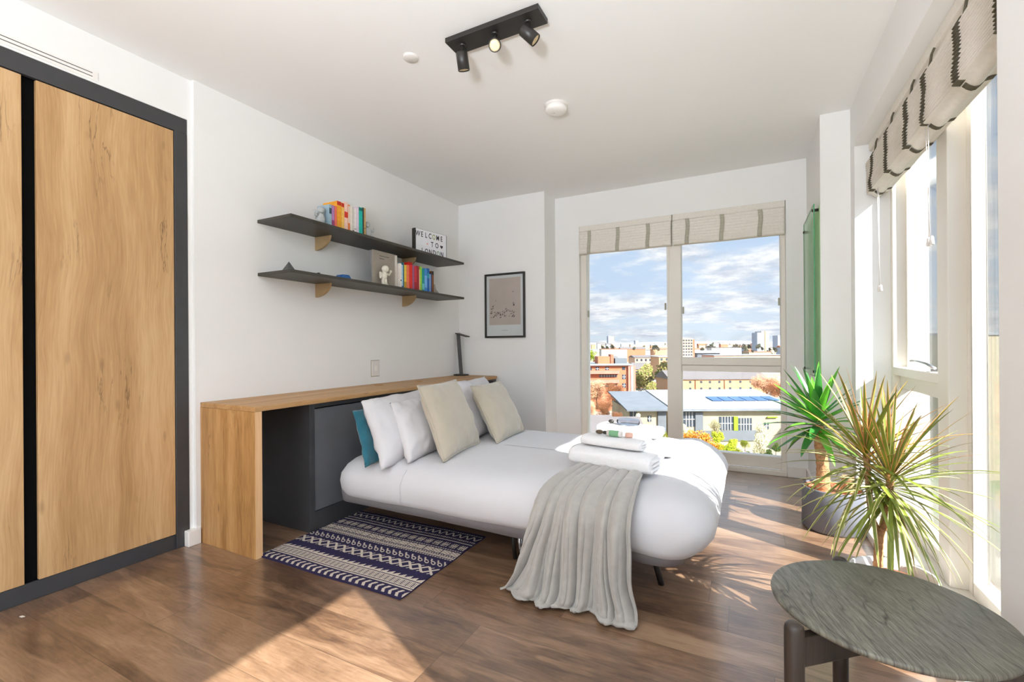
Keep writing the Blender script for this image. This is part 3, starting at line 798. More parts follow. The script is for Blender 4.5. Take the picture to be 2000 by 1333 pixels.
mb = MB(); mb.tube([(ax, ay-.02, ZT+.092), (ax, ay-.034, ZT+.07), (ax, ay-.038, ZT+.05)], [.010, .008, .007], 10); obj('arm', mb, wf, t)
mb = MB(); mb.box(ax-.018, ax-.004, ay-.034, ay-.012, ZT+.06, ZT+.10); obj('backpack', mb, wf, t, bevel=.004)

# pyramid, dark trinket, blue gem, stone bookend
mb = MB(); px, py = -2.44, 1.84; mb.add([(px-.03,py-.03,ZT),(px+.03,py-.03,ZT),(px+.03,py+.03,ZT),(px-.03,py+.03,ZT),(px,py,ZT+.062)], [(3,2,1,0),(0,1,4),(1,2,4),(2,3,4),(3,0,4)])
tag(obj('pyramid_ornament', mb, pm('pewter', C(84, 86, 84), .5, .1, 60), origin=(px, py, ZT)), 'small dark grey pyramid ornament at the left end of the lower shelf', 'ornament')
mb = MB(); mb.ball((-2.43, 2.057, ZT+.007), .028, scale=(.7, 1, .25)); mb.ball((-2.43, 2.045, ZT+.016), .012, scale=(1, 1, .6))
tag(obj('beetle_ornament', mb, M['metalblack'], origin=(-2.43, 2.057, ZT)), 'tiny flat black ornament on the lower shelf', 'ornament')
mb = MB(); mb.prism([(2.205, ZT), (2.198, ZT+.012), (2.214, ZT+.033), (2.272, ZT+.036), (2.292, ZT+.014), (2.285, ZT)], -2.46, -2.40, 'x')
tag(obj('blue_stone', mb, pm('blue_crystal', C(28, 92, 158), .25, .2, 60), origin=(-2.43, 2.245, ZT), bevel=.006), 'faceted blue stone lying on the lower shelf', 'ornament')
mb = MB(); mb.prism([(yl_end+.004, ZT), (yl_end+.004, ZT+.085), (yl_end+.02, ZT+.08), (yl_end+.035, ZT+.04), (yl_end+.075, ZT+.012), (yl_end+.078, ZT)], -2.46, -2.40, 'x')
tag(obj('bookend', mb, pm('grey_stone', C(150, 142, 132), .7, .1, 40), origin=(-2.43, yl_end+.04, ZT), bevel=.004), 'grey sloping bookend closing the lower shelf books', 'bookend')

# wing bookends of the upper shelf
def cherub(y0, flip, label, seed):
    t = thing('cherub_bookend', label, 'bookend', (-2.43, y0, ZS))
    mat = pm('silvery_resin', C(176, 180, 180), .45, .12, 60)
    f = -1 if flip else 1
    mb = MB(); x = -2.43
    mb.ball((x, y0, ZS+.045), .03, scale=(.9, 1.0, 1.4)); mb.ball((x, y0+f*.004, ZS+.105), .021)
    mb.ball((x+.01, y0-f*.03, ZS+.018), .022, scale=(1, 1.3, .8)); mb.ball((x, y0-f*.055, ZS+.012), .013, scale=(1, 1.6, .8))
    obj('figure', mb, mat, t)
    mb = MB(); mb.tube([(x, y0-f*.015, ZS+.075), (x+.01, y0-f*.045, ZS+.06), (x+.012, y0-f*.052, ZS+.09)], [.010, .008, .006], 8); obj('arm', mb, mat, t)
    mb = MB()
    for k in range(4):
        mb.ball((x-.01, y0+f*(.018+.006*k), ZS+.08+.012*k), .016, scale=(.5, 1.0, 1.5-.2*k), seg=10, rings=7)
    obj('wing', mb, mat, t)
    mb = MB(); mb.box(x-.03, x+.03, y0-.035, y0+.035, ZS, ZS+.006); obj('base', mb, mat, t, bevel=.002)
cherub(2.062, False, 'silver-grey seated figure bookend left of the upper shelf books', 1)
cherub(yu_end+.045, True, 'pale sculpted figure bookend right of the upper shelf books', 2)

# ---------------------------------------------------------------- lightbox sign
lb = thing('lightbox_sign', 'white letter lightbox reading welcome to london on the upper shelf', 'sign', (-2.46, 3.24, ZS))
LY0, LY1, LH = 3.035, 3.435, .208
Rt = Matrix.Translation((-2.425, 3.195, ZS)) @ Matrix.Rotation(math.radians(-9), 4, 'Z')
mb = MB(); mb.box(-.02, .018, -.185, .185, 0, LH); mb.xf(Rt); obj('casing', mb, M['metalblack'], lb, bevel=.003)
mb = MB(); mb.box(.018, .0200, -.176, .176, .003, LH-.003); mb.xf(Rt); obj('letter_panel', mb, pm('lightbox_acrylic', C(232, 232, 238), .4, .01, 10), lb)
mb = MB()
for z in (.069, .137): mb.box(.0201, .0214, -.176, .176, z-.001, z+.001)
mb.xf(Rt); obj('letter_rail', mb, M['white_plastic'], lb)
def letters(chars, z, y, col, pitch=.043, size=.062):
    for k, ch in enumerate(chars):
        if ch == ' ': continue
        if ch in '*<':
            mb = MB()
            if ch == '<':
                pts = []
                for q in range(24):
                    a = 2*PI*q/24; pts.append((.0011*16*math.sin(a)**3*.95, .0011*(13*math.cos(a)-5*math.cos(2*a)-2*math.cos(3*a)-math.cos(4*a))))
                mb.prism(pts, 0, .0005)
            else:
                pts = [((.010 if q % 2 == 0 else .0045)*math.sin(PI*q/5), (.010 if q % 2 == 0 else .0045)*math.cos(PI*q/5)) for q in range(10)]
                mb.prism(pts, 0, .0005)
            mb.xf(Matrix.Translation((0, .018, 0)))
        else:
            mb = text_mb(ch, size, .0004, .0008); mb.xf(Matrix.Diagonal((.72, .92, 1, 1)))
        A = Rt @ Matrix.Translation((.0206, y+k*pitch, z)) @ Matrix(((0,0,1,0),(1,0,0,0),(0,1,0,0),(0,0,0,1)))
        mb.xf(A)
        c = col[k] if isinstance(col, (list, tuple)) and not isinstance(col[0], int) else col
        nm = {'<': 'heart_tile', '*': 'star_tile'}.get(ch, 'letter')
        obj(nm, mb, bcol(c), lb)
K = (30, 30, 34); YG = (150, 160, 70); OR = (220, 130, 90); GR = (110, 150, 110)
letters('WELCOME', .145, -.155, [K,K,K,K,YG,K,K], .0455, .068)
letters('*TO<', .077, -.050, [OR,K,K,K], .056, .068)
letters('LONDON', .009, -.105, [K,K,K,K,GR,K], .0455, .068)

# ---------------------------------------------------------------- desk lamp, switch, print
t = thing('desk_lamp', 'slim black desk lamp at the far end of the oak desk', 'lamp', (-2.55, 3.86, DZ))
lx, ly = -2.555, 3.86
mb = MB(); mb.lathe([(0, DZ), (.075, DZ), (.077, DZ+.003), (.075, DZ+.012), (.06, DZ+.014), (0, DZ+.014)], (lx, ly, 0), 36); obj('base', mb, M['metalblack'], t)
mb = MB()
A = Vector((lx, ly, DZ+.012)); Bp = Vector((lx-.03, ly-.005, DZ+.425)); w = Vector((.016, .010, 0)); dd = Vector((-.006, .009, 0))
vs = [A-w-dd, A+w-dd, A+w+dd, A-w+dd, Bp-w-dd, Bp+w-dd, Bp+w+dd, Bp-w+dd]
mb.add(vs, [(0,3,2,1),(4,5,6,7),(0,1,5,4),(1,2,6,5),(2,3,7,6),(3,0,4,7)]); obj('stem', mb, M['metalblack'], t, bevel=.002)
mb = MB(); A = Bp+Vector((-.012, 0, -.004)); E_ = Vector((-2.43, 3.79, DZ+.385)); w = Vector((.012, .02, 0)); dd = Vector((0, 0, .005))
vs = [A-w-dd, A+w-dd, A+w+dd, A-w+dd, E_-w-dd, E_+w-dd, E_+w+dd, E_-w+dd]
mb.add(vs, [(0,3,2,1),(4,5,6,7),(0,1,5,4),(1,2,6,5),(2,3,7,6),(3,0,4,7)]); obj('lamp_arm', mb, M['metalblack'], t, bevel=.002)

t = thing('wall_switch', 'white switch plate on the left wall above the desk', 'switch', (XL, 2.755, .88))
mb = MB(); mb.box(XL, XL+.008, 2.715, 2.795, .818, .938); obj('plate', mb, M['white_plastic'], t, bevel=.003)
mb = MB(); mb.box(XL+.008, XL+.011, 2.742, 2.768, .858, .898); obj('rocker', mb, M['trim'], t, bevel=.001)
mb = MB(); mb.box(XL, XL+.0015, 2.709, 2.801, .812, .944); obj('grey_rim', mb, M['tape'], t)  # thin grey outline around the plate

pr = thing('framed_print', 'black framed print of a bird flock on pale mauve, on the end wall', 'picture', (-2.10, YB, 1.44))
fx0, fx1, fz0, fz1 = -2.322, -1.883, 1.128, 1.755; fy = YB-.022
mb = MB(); b = .018
mb.box(fx0, fx0+b, fy, YB, fz0, fz1); mb.box(fx1-b, fx1, fy, YB, fz0, fz1); mb.box(fx0+b, fx1-b, fy, YB, fz0, fz0+b); mb.box(fx0+b, fx1-b, fy, YB, fz1-b, fz1)
obj('frame', mb, M['metalblack'], pr, bevel=.001)
mb = MB(); mb.box(fx0+b, fx1-b, YB-.010, YB-.004, fz0+b, fz1-b, 0)
mb.box(fx0+.047, fx1-.047, YB-.0104, YB-.010, fz0+.125, fz1-.045, 1)
rb = random.Random(4)
for k in range(46):
    tt = rb.random()
    bx = fx0+.06+tt*.27; bz = fz0+.20+abs(rb.gauss(0, .06))*(1.2 if tt < .4 else .8)
    if k == 0: bx, bz = fx1-.13, fz0+.445
    s = rb.uniform(.012, .021); a = rb.uniform(-.6, .6)
    def R2(px, pz): return (bx+px*math.cos(a)-pz*math.sin(a), YB-.0108, bz+px*math.sin(a)+pz*math.cos(a))
    mb.add([R2(0,-.2*s), R2(-1.1*s,.9*s), R2(-.3*s,.1*s)], [(0,1,2)], 2)
    mb.add([R2(0,-.2*s), R2(.9*s,1.1*s), R2(.35*s,.0)], [(0,1,2)], 2)
    mb.add([R2(-.5*s,-.35*s), R2(.6*s,-.25*s), R2(0,.15*s)], [(0,1,2)], 2)
mb.box(-2.135, -2.07, YB-.0106, YB-.0103, fz0+.070, fz0+.073, 3)
mb.open = True
obj('print', mb, [pm('print_paper', C(240, 238, 240), .8, .01, 5), pm('print_mauve', C(216, 196, 188), .8, .04, 6), pm('print_birds', C(50, 36, 34), .8), pm('print_caption', C(150, 150, 150), .8)], pr)
mb = MB(); mb.box(fx0+b, fx1-b, YB-.014, YB-.013, fz0+b, fz1-b); obj('glass_cover', mb, M['glass'], pr)
mb = MB(); mb.box(fx0+.004, fx1-.004, YB-.004, YB-.0005, fz0+.004, fz1-.004); obj('backing_board', mb, M['metalblack'], pr)

# ---------------------------------------------------------------- glass board on the pillar
t = thing('glass_board', 'green-edged glass board on standoffs along the window pillar', 'glass board', (XP-.03, 3.76, 1.4))
gm = bpy.data.materials.new('green_glass_face'); gm.use_nodes = True; g = G(gm.node_tree); gm.node_tree.nodes.remove(gm.node_tree.nodes['Principled BSDF'])
tr = g.node('ShaderNodeBsdfTransparent', ins={'Color': (.88, .97, .90, 1)}); df = g.node('ShaderNodeBsdfDiffuse', ins={'Color': C(206, 222, 208)})
mx = g.node('ShaderNodeMixShader', ins={0: .35}); g.l.new(tr.outputs[0], mx.inputs[1]); g.l.new(df.outputs[0], mx.inputs[2]); g.l.new(mx.outputs[0], gm.node_tree.nodes['Material Output'].inputs[0])
mb = MB(); gx = XP-.030
mb.box(gx-.003, gx+.003, 3.50, 4.10, .84, 1.945)
mb.m = [0]*len(mb.m)
for i, f in enumerate(mb.f):
    c = sum((mb.v[k] for k in f), Vector())/4
    if abs(c.x-gx) < .002: mb.m[i] = 1
obj('glass_sheet', mb, [gm, pm('glass_edge', C(60, 148, 98), .25, .1, 20)], t)
for y, z in ((3.53, 1.91), (4.05, 1.88), (3.53, .87), (4.05, .87)):
    mb = MB(); mb.tube([(gx-.010, y, z), (XP-.0004, y, z)], .009, 14); obj('standoff', mb, M['metalblack'], t)
mb = MB(); mb.box(XP-.0022, XP-.0002, 3.475, 4.12, .86, 1.93); obj('green_light_patch', mb, pm('painted_green_light', C(196, 222, 180), .6, .03, 10), t)  # green light through the glass, coloured onto the pillar face

# ---------------------------------------------------------------- ceiling fittings
sl = thing('ceiling_spotlight', 'black rectangular ceiling fitting with three tilting spots', 'light', (-1.01, 1.82, H))
A0, A1, A2, A3 = (-1.245, 1.769), (-.772, 1.769), (-.781, 1.879), (-1.258, 1.875)
mb = MB(); mb.box(-1.250, -.776, 1.772, 1.877, H-.022, H); obj('mounting_plate', mb, M['metalblack'], sl, bevel=.001)
def spot(cx, cy, d, lit, Lh=.075, drop=.045):
    d = Vector(d).normalized(); piv = Vector((cx, cy, H-.022-drop))
    mb = MB(); mb.tube([(cx, cy, H-.022), (cx, cy, H-.034)], .017, 16); mb.tube([(cx, cy, H-.034), piv], .011, 14)
    st = obj('stem', mb, M['metalblack'], sl)
    R = d.to_track_quat('Z', 'Y').to_matrix()
    side = d.orthogonal().normalized()
    c0 = piv+Vector((0, 0, -.012))
    mb = MB(); n0 = 0
    mb.lathe([(0, -.032), (.024, -.032), (.0275, -.028), (.0275, Lh-.03), (.0245, Lh-.03), (.0245, Lh-.04), (0, Lh-.04)], c0, 30, rot=R)
    hd = obj('spot_head', mb, M['metalblack'], sl)
    mb = MB(); mb.lathe([(0, Lh-.039), (.024, Lh-.039), (.024, Lh-.034), (.018, Lh-.033), (0, Lh-.0345)], c0, 26, rot=R)
    obj('bulb', mb, lit, hd)
bulb = pm('bulb_reflector', C(232, 206, 160), .4, .25, 90, coat=.3)
spot(-1.185, 1.82, (-.04, .34, -1), bulb, drop=.060)
spot(-1.01, 1.82, (.42, -.85, -.62), bulb)
spot(-.845, 1.82, (.62, .30, -.62), bulb)
t = thing('ceiling_disc', 'flat round white cover plate on the ceiling', 'cover plate', (-1.485, 1.81, H))
mb = MB(); mb.lathe([(0, H-.008), (.034, H-.008), (.037, H-.005), (.037, H)], (-1.485, 1.81, 0), 36); obj('disc', mb, M['white_plastic'], t)
mb = MB(); mb.lathe([(.037, H-.0004), (.040, H-.002), (.041, H)], (-1.485, 1.81, 0), 36); obj('rim', mb, M['trim'], t)
t = thing('smoke_alarm', 'round white smoke alarm on the ceiling', 'smoke alarm', (-1.015, 2.57, H))
cx, cy = -1.015, 2.575
mb = MB(); mb.lathe([(0, H-.014), (.066, H-.014), (.068, H-.01), (.068, H)], (cx, cy, 0), 44); obj('base', mb, M['white_plastic'], t)
mb = MB(); mb.lathe([(.060, H-.014), (.060, H-.020), (.066, H-.022), (.064, H-.034), (.054, H-.043), (.03, H-.047), (0, H-.047)], (cx, cy, 0), 44); obj('sensor_body', mb, M['trim'], t)
mb = MB(); mb.lathe([(.0, H-.0482), (.006, H-.0482), (.0065, H-.046)], (cx-.012, cy-.006, 0), 20); obj('test_button', mb, M['white_plastic'], t)
for x, y, e, aim, lift, spr, lab_ in FILL_LIGHTS:  # added fill lights on stands, out of view
    t = thing('added_fill_light', lab_, 'lamp', (x, y, 0))
    mb = MB(); mb.lathe([(0, 0), (.15, 0), (.15, .015), (.02, .03), (0, .03)], (x, y, 0), 30); obj('base', mb, M['metalblack'], t)
    mb = MB(); mb.tube([(x, y, .03), (x, y, 1.02)], .012, 12); obj('pole', mb, M['metalblack'], t)
    dr_ = Vector((-math.sin(math.radians(aim))*math.cos(math.radians(lift)), math.cos(math.radians(aim))*math.cos(math.radians(lift)), math.sin(math.radians(lift))))
    Rq = dr_.to_track_quat('Z', 'Y').to_matrix()
    mb = MB(); mb.lathe([(0, -.06), (.10, -.05), (.20, -.01), (.24, .03), (.235, .03), (.19, -.005), (0, -.01)], (x, y, 1.10), 36, rot=Rq); obj('bowl', mb, M['white_plastic'], t)
    ld = bpy.data.lights.new('fill_light_source', 'AREA'); ld.shape = 'DISK'; ld.size = .42; ld.energy = e; ld.color = FILLCOL; ld.spread = math.radians(spr)
    lo_ = bpy.data.objects.new('fill_light_source', ld); COL.objects.link(lo_); lo_.parent = t; lo_.location = Vector((0, 0, 1.10))+dr_*.025; lo_.rotation_euler = dr_.to_track_quat('-Z', 'Y').to_euler()

# ---------------------------------------------------------------- roman blinds on the back window
def back_blind(x0, x1, label, tx):
    t = thing('roman_blind', label, 'blind', ((x0+x1)/2, YW, WTOP))
    yb = YW-.004
    mb = MB(); mb.box(x0, x1, yb-.002, yb+.040, WTOP-.052, WTOP-.001); obj('headrail', mb, M['linen'], t, bevel=.003)
    zt_, zb = WTOP-.055, WTOP-.268
    def pt(s, q):
        z = zt_+(zb-zt_)*q
        yy = yb-.012-.012*math.sin(q*PI)**.6-.004*abs(math.sin(q*PI*9))-.004*N3(s*7, q*3, x0)
        return (x0+.004+(x1-x0-.008)*s, yy, z+.0015*math.sin(s*9)*q)
    mb = MB(); mb.grid(pt, 60, 54)
    mb.grid(lambda s, q: (pt(s, 1)[0], pt(s, 1)[1]+(.05)*q, pt(s, 1)[2]), 60, 3)
    mb.grid(lambda s, q: (pt(0, q)[0], pt(0, q)[1]+.05*s, pt(0, q)[2]), 3, 54); mb.grid(lambda s, q: (pt(1, q)[0], pt(1, q)[1]+.05*s, pt(1, q)[2]), 3, 54)
    mb.open = True
    obj('folded_fabric', mb, M['linen'], t, solid=.002)
    for x in tx:
        mb = MB(); mb.grid(lambda s, q: (x-.016+.032*s+.005*math.sin(q*5), pt((x-x0)/(x1-x0), q)[1]-.0045, pt(0, q)[2]+.0), 3, 54)
        mb.open = True
        obj('tape', mb, M['tape'], t, solid=.0015)
    mb = MB(); mb.tube([(x1-.03, yb+.01, zt_), (x1-.028, yb+.02, 1.8), (x1-.03, yb+.018, 1.42)], .0012, 6); obj('cord', mb, M['white_plastic'], t)
back_blind(WX0+.004, -.590, 'left of the two linen roman blinds, gathered at the end window top', (-1.33, -1.06, -.79))
back_blind(-.584, WX1-.004, 'right of the two linen roman blinds, gathered at the end window top', (-.46, -.19, .09))

# ---------------------------------------------------------------- roman blind on the side window (stacked pleats)
def side_blind(y0, y1, tys, label):
    t = thing('roman_blind', label, 'blind', (.64, (y0+y1)/2, SOF))
    mb = MB(); mb.box(.632, .70, y0, y1, SOF-.048, SOF); obj('headrail', mb, M['linen'], t, bevel=.003)
    zt_, zb = 2.115, 1.905; NP = 17
    W_ = lambda y: .010*math.cos(2*PI*(y-tys[0])/.30)      # scallop between tapes
    def pt(s, q):
        y = y0+(y1-y0)*s
        fold = abs(math.sin(q*PI*NP))
        x = .636-.022*fold-.006*W_(y)/.01*q
        x += .045*max(0, q-.86)/.14*0
        z = zt_+(zb-zt_)*q-W_(y)*.9*q+.004*N3(y*4, q*3, 2)
        if q < .06: x += .012*(1-q/.06)
        return (x+.006*N3(y*3, q*4, 7), y, z)
    mb = MB(); mb.grid(pt, 90, 17*8)
    # rounded bottom returning to the window side
    def bot(s, q):
        p = pt(s, 1); a = q*PI/2
        return (p[0]+.03*math.sin(a)+.045*q, p[1], p[2]-.022*math.sin(min(1, q*1.6)*PI)+.006*q)
    mb.grid(bot, 90, 10)
    # back side and the ends
    mb.grid(lambda s, q: (bot(s, 1)[0], y0+(y1-y0)*s, bot(s, 1)[2]+(SOF-.05-bot(s, 1)[2])*q), 90, 4)
    for e in (0, 1):
        mb.grid(lambda s, q: (lambda p: (p[0]+(bot(e, 1)[0]-p[0])*s, p[1], p[2]))(pt(e, q)), 4, 17*8)
    mb.open = True
    obj('folded_fabric', mb, M['linen'], t, solid=.0015)
    mb = MB(); mb.box(.646, .66, y0+.01, y1-.01, 2.10, SOF-.045); obj('upper_fabric', mb, M['linen'], t)
    for y in tys:
        if not (y0 < y < y1): continue
        def tp(s, q):
            p = pt((y-y0)/(y1-y0), q); return (p[0]-.004, y-.022+.044*s+.006*math.sin(q*11), p[2])
        mb = MB(); mb.grid(tp, 3, 17*8)
        mb.grid(lambda s, q: (bot((y-y0)/(y1-y0), q)[0]-.001, y-.014+.028*s, bot((y-y0)/(y1-y0), q)[2]-.003), 3, 8)
        mb.open = True
        obj('tape', mb, M['tapedark'], t, solid=.0012)
        mb = MB(); mb.tube([(.633, y-.05, 2.168), (.630, y-.03, 2.155), (.632, y-.012, 2.138), (.630, y-.002, 2.116)], .0045, 6, flat=.5)
        obj('tape_loop', mb, M['tapedark'], t)
    return t
rbl = side_blind(1.62, 3.335, (3.19, 2.875, 2.565, 2.33, 2.01, 1.72), 'linen roman blind with dark tapes stacked along the long side window')
side_blind(-1.28, .48, (-1.0, -.7, -.4, -.1, .2), 'linen roman blind over the side window beside the camera')
def pull_cord(y, z0, z1, lab):
    mb = MB(); x = .628
    t = thing('blind_cord', lab, 'cord', (x, y, z1))
    mb.tube([(x, y, z0), (x+.002, y+.004, (z0+z1)/2), (x, y, z1)], .0016, 6); mb.tube([(x, y+.03, z0), (x, y-.012, z1+.004)], .0013, 6); obj('cord', mb, M['white_plastic'], t)
    for yy in (y, y-.03):
        mb = MB(); mb.lathe([(.002, .032), (.006, .028), (.009, 0), (.007, -.002), (0, -.002)], (x, yy, z1-.03), 14); obj('acorn_pull', mb, M['white_plastic'], t)
pull_cord(2.335, 1.90, 1.46, 'white pull cord with two acorns hanging in the middle of the side window')
pull_cord(3.10, 1.89, 1.36, 'white pull cord hanging at the far end of the side window')

# ---------------------------------------------------------------- plants
leafg = pm('yucca_leaf', C(96, 168, 48), .4, .4, 7, spec=.5)
leafg2 = pm('yucca_leaf_dark', C(56, 122, 52), .35, .3, 9, spec=.5)
dr1 = pm('dracaena_green', C(118, 130, 48), .45, .3, 12)
dr2 = pm('dracaena_red_edge', C(205, 140, 92), .45, .25, 12)
dr3 = pm('dracaena_cream_edge', C(206, 194, 140), .45, .2, 12)
bark = pm('ringed_bark', C(172, 128, 88), .85, .35, 60, .9, 120)
def blade(mb, base, d, L, w, droop, mi=(0, 0), n=9, vfold=.25, kink=0):
    d = Vector(d).normalized(); p = Vector(base); step = L/n
    side = d.cross(Vector((0, 0, 1)))
    if side.length < .1: side = Vector((math.cos(kink*9), math.sin(kink*9), 0))
    side.normalize(); vs = []
    for i in range(n+1):
        t = i/n
        ww = w*(min(1, .45+t*2.2))*(1-t**2.6)**.9/2+.0004
        up = side.cross(d).normalized()
        for q, hgt in ((-1, vfold), (-.62, vfold*.5), (0, 0), (.62, vfold*.5), (1, vfold)):
            vs.append(p+side*ww*q+up*ww*hgt)
        p = p+d*step
        d = (d+Vector((0, 0, -droop*(0.3+t*1.5)/n))).normalized()
    for i in range(n):
        for k in range(4):
            mb.add([vs[i*5+k], vs[i*5+k+1], vs[i*5+5+k+1], vs[i*5+5+k]], [(0, 1, 2, 3)], mi[1] if k in (0, 3) else mi[0], True)
def planter(name, label, cx, cy, r0, r1, hgt, mat, group=None):
    t = thing(name, label, 'potted plant', (cx, cy, 0), group)
    mb = MB(); mb.lathe([(0, .001), (r0-.01, .001), (r0, .012), (r1, hgt-.006), (r1-.002, hgt), (r1-.009, hgt), (r1-.011, hgt-.02), (r1-.016, hgt-.05), (0, hgt-.052)], (cx, cy, 0), 56)
    p = obj('pot', mb, mat, t); return t
yx, yy = .42, 3.157
yt = planter('potted_yucca', 'yucca with broad green leaves in a grey pot by the pillar', yx, yy, .149, .147, .235, M['potgrey'])
mb = MB(); mb.lathe([(.0, .203), (.08, .204), (.122, .202), (.130, .222), (.137, .229), (.128, .192), (0, .190)], (yx, yy, 0), 40); obj('liner', mb, M['terracotta'], yt)
mb = MB(); mb.lathe([(0, .212), (.07, .214), (.118, .207), (.118, .198), (0, .198)], (yx, yy, 0), 30); obj('soil', mb, M['soil'], yt)
def trunk(parent, path, rads, nm='trunk'):
    P = [Vector(p) for p in path]; pts = []; rr = []
    for a, b, ra, rb_ in zip(P, P[1:], rads, rads[1:]):
        for k in range(14):
            s = k/14; pts.append(a.lerp(b, s)); rr.append((ra+(rb_-ra)*s)*(1+.06*math.sin(len(pts)*2.1)+.04*N3(len(pts)*.7, 0, 0)))
    pts.append(P[-1]); rr.append(rads[-1])
    mb = MB(); mb.tube(pts, rr, 14); return obj(nm, mb, bark, parent)
trunk(yt, [(yx-.04, yy, .205), (yx-.045, yy, .35), (yx-.065, yy+.01, .58)], [.038, .031, .028])
trunk(yt, [(yx+.065, yy-.02, .205), (yx+.07, yy-.02, .31)], [.032, .028], 'cut_stump')
rnd = random.Random(5)
mb = MB(); cb_ = Vector((yx-.065, yy+.01, .58))
for k in range(58):
    e = k/58; az = k*2.399+rnd.uniform(-.2, .2); el = math.radians(-38+118*e**.9)
    d = (math.cos(az)*math.cos(el), math.sin(az)*math.cos(el)*.9, math.sin(el))
    L = rnd.uniform(.24, .34)*(1.0 if e < .8 else .95)
    if cb_.x+d[0]*L > .66: L *= .6
    if cb_.y+d[1]*L > 3.32 and cb_.x+d[0]*L > .36: L *= .42
    blade(mb, cb_+Vector((d[0]*.015, d[1]*.015, -.03+.10*e)), d, L, rnd.uniform(.038, .052), rnd.uniform(.25, .7)*(1.2-e), (0, 0) if rnd.random() < .6 else (1, 1), kink=k)
mb.open = True
obj('foliage', mb, [leafg, leafg2], yt)
# dracaena
dx, dy = .435, 1.99
dt = planter('potted_dracaena', 'red-edged dracaena with thin spiky leaves in a white pot behind the table', dx, dy, .100, .122, .27, M['potwhite'])
mb = MB(); mb.lathe([(0, .222), (.05, .246), (.102, .240), (.102, .205), (0, .205)], (dx, dy, 0), 30); obj('soil', mb, M['soil'], dt)
bx_, by_ = .395, 2.0
trunk(dt, [(bx_, by_, .21), (bx_+.002, by_, .30), (bx_+.006, by_, .40)], [.017, .014, .013])
cA = Vector((bx_-.025, by_+.03, .66)); cB = Vector((bx_+.035, by_-.01, .60))
trunk(dt, [(bx_+.004, by_, .39), (bx_-.014, by_+.012, .44), cA], [.011, .010, .010], 'branch')
trunk(dt, [(bx_+.008, by_, .39), (bx_+.026, by_-.004, .44), cB], [.011, .010, .011], 'branch')
for ci, (cc_, n_, sd_) in enumerate(((cA, 74, 8), (cB, 118, 9))):
    rnd = random.Random(sd_); mb = MB()
    for k in range(n_):
        e = k/n_; az = k*2.399+rnd.uniform(-.3, .3); el = math.radians(-62+146*e)
        d = Vector((math.cos(az)*math.cos(el), math.sin(az)*math.cos(el), math.sin(el)))
        L = rnd.uniform(.24, .37)*(1 if e < .85 else .85)
        end = cc_+d*L
        if end.x > .70: L *= max(.45, (.70-cc_.x)/max(.01, d.x*L)*1.0) if d.x*L > .05 else 1
        red = e > .62
        mi = (0, 1) if (red and rnd.random() < .75) else ((0, 2) if rnd.random() < .5 else (0, 0))
        blade(mb, cc_+Vector((d.x*.008, d.y*.008, -.09+.11*e)), d, L, rnd.uniform(.011, .017), rnd.uniform(.6, 1.4)*(1.15-e), mi, 9, .35, kink=k)
    mb.open = True
    obj('foliage', mb, [dr1, dr2, dr3], dt)

# ---------------------------------------------------------------- round table
tx, ty, tz = .274, 1.327, .45; GRAIN = -72
tb = thing('side_table', 'round black-stained oak side table with three legs, bottom right', 'table', (tx, ty, 0))
mb = MB(); pr_ = [(0, tz), (.2225, tz), (.2262, tz-.002), (.2275, tz-.006), (.226, tz-.011), (.220, tz-.015), (0, tz-.015)]
mb.lathe(pr_, (tx, ty, 0), 110)
Rm = Matrix.Rotation(math.radians(GRAIN), 3, 'Z')
# top gets its own rotated grain: build in local frame and turn the part
top = obj('tabletop', mb, M['darkoak'], tb)
for v in top.data.vertices:
    v.co = Rm.inverted() @ v.co
top.rotation_euler = (0, 0, math.radians(GRAIN))
for ang in (-139, 101, -19):
    a = math.radians(ang); lx_, ly_ = tx+.251*math.cos(a), ty+.251*math.sin(a)
    mb = MB(); mb.lathe([(0, .0), (.0165, .0), (.0185, .004), (.0195, .30), (.0195, tz-.016), (.018, tz-.008), (.013, tz-.003), (0, tz-.001)], (lx_, ly_, 0), 30); obj('leg', mb, M['darkleg'], tb)
    mb = MB(); mb.box(.0, .24, -.011, .011, tz-.095, tz-.030); mb.xf(Matrix.Translation((tx, ty, 0)) @ Matrix.Rotation(a, 4, 'Z')); obj('apron_bar', mb, M['darkleg'], tb, bevel=.002)
    mb = MB(); mb.box(.17, .20, -.010, .010, tz-.032, tz-.0145); mb.xf(Matrix.Translation((tx, ty, 0)) @ Matrix.Rotation(a, 4, 'Z')); obj('spacer', mb, M['darkleg'], tb)
# ================================================================= OUTSIDE
F_ = 898.74; cR, sR = math.cos(-0.0069), math.sin(-0.0069); cY, sY = math.cos(YAW), math.sin(YAW)
def far_pt(u, v, d):          # a point of the town, d metres out along the view
    a = (u-1000)/F_; b = (v-675.07)/F_
    a, b = a*cR+b*sR, -a*sR+b*cR
    return Vector((d*(a*cY-sY), d*(a*sY+cY), CAMH-b*d))
GZ = -17.0
mb = MB(); mb.box(-2500, 3500, 12, 6000, GZ-1, GZ)
m, g = newmat('town_ground')
n_ = g.noise(g.o, .03, 6); g.put(g.b.inputs['Base Color'], g.ramp(n_, [(.35, C(112, 120, 84)), (.5, C(140, 132, 116)), (.65, C(158, 148, 138))])); g.b.inputs['Roughness'].default_value = .95
gr = obj('ground', mb, m, origin=(0, 300, GZ)); gr['kind'] = 'structure'
def town(c, var=.08, sc=.6): return pm('town_%d_%d_%d' % c, C(*c), .85, var, sc, spec=.2)
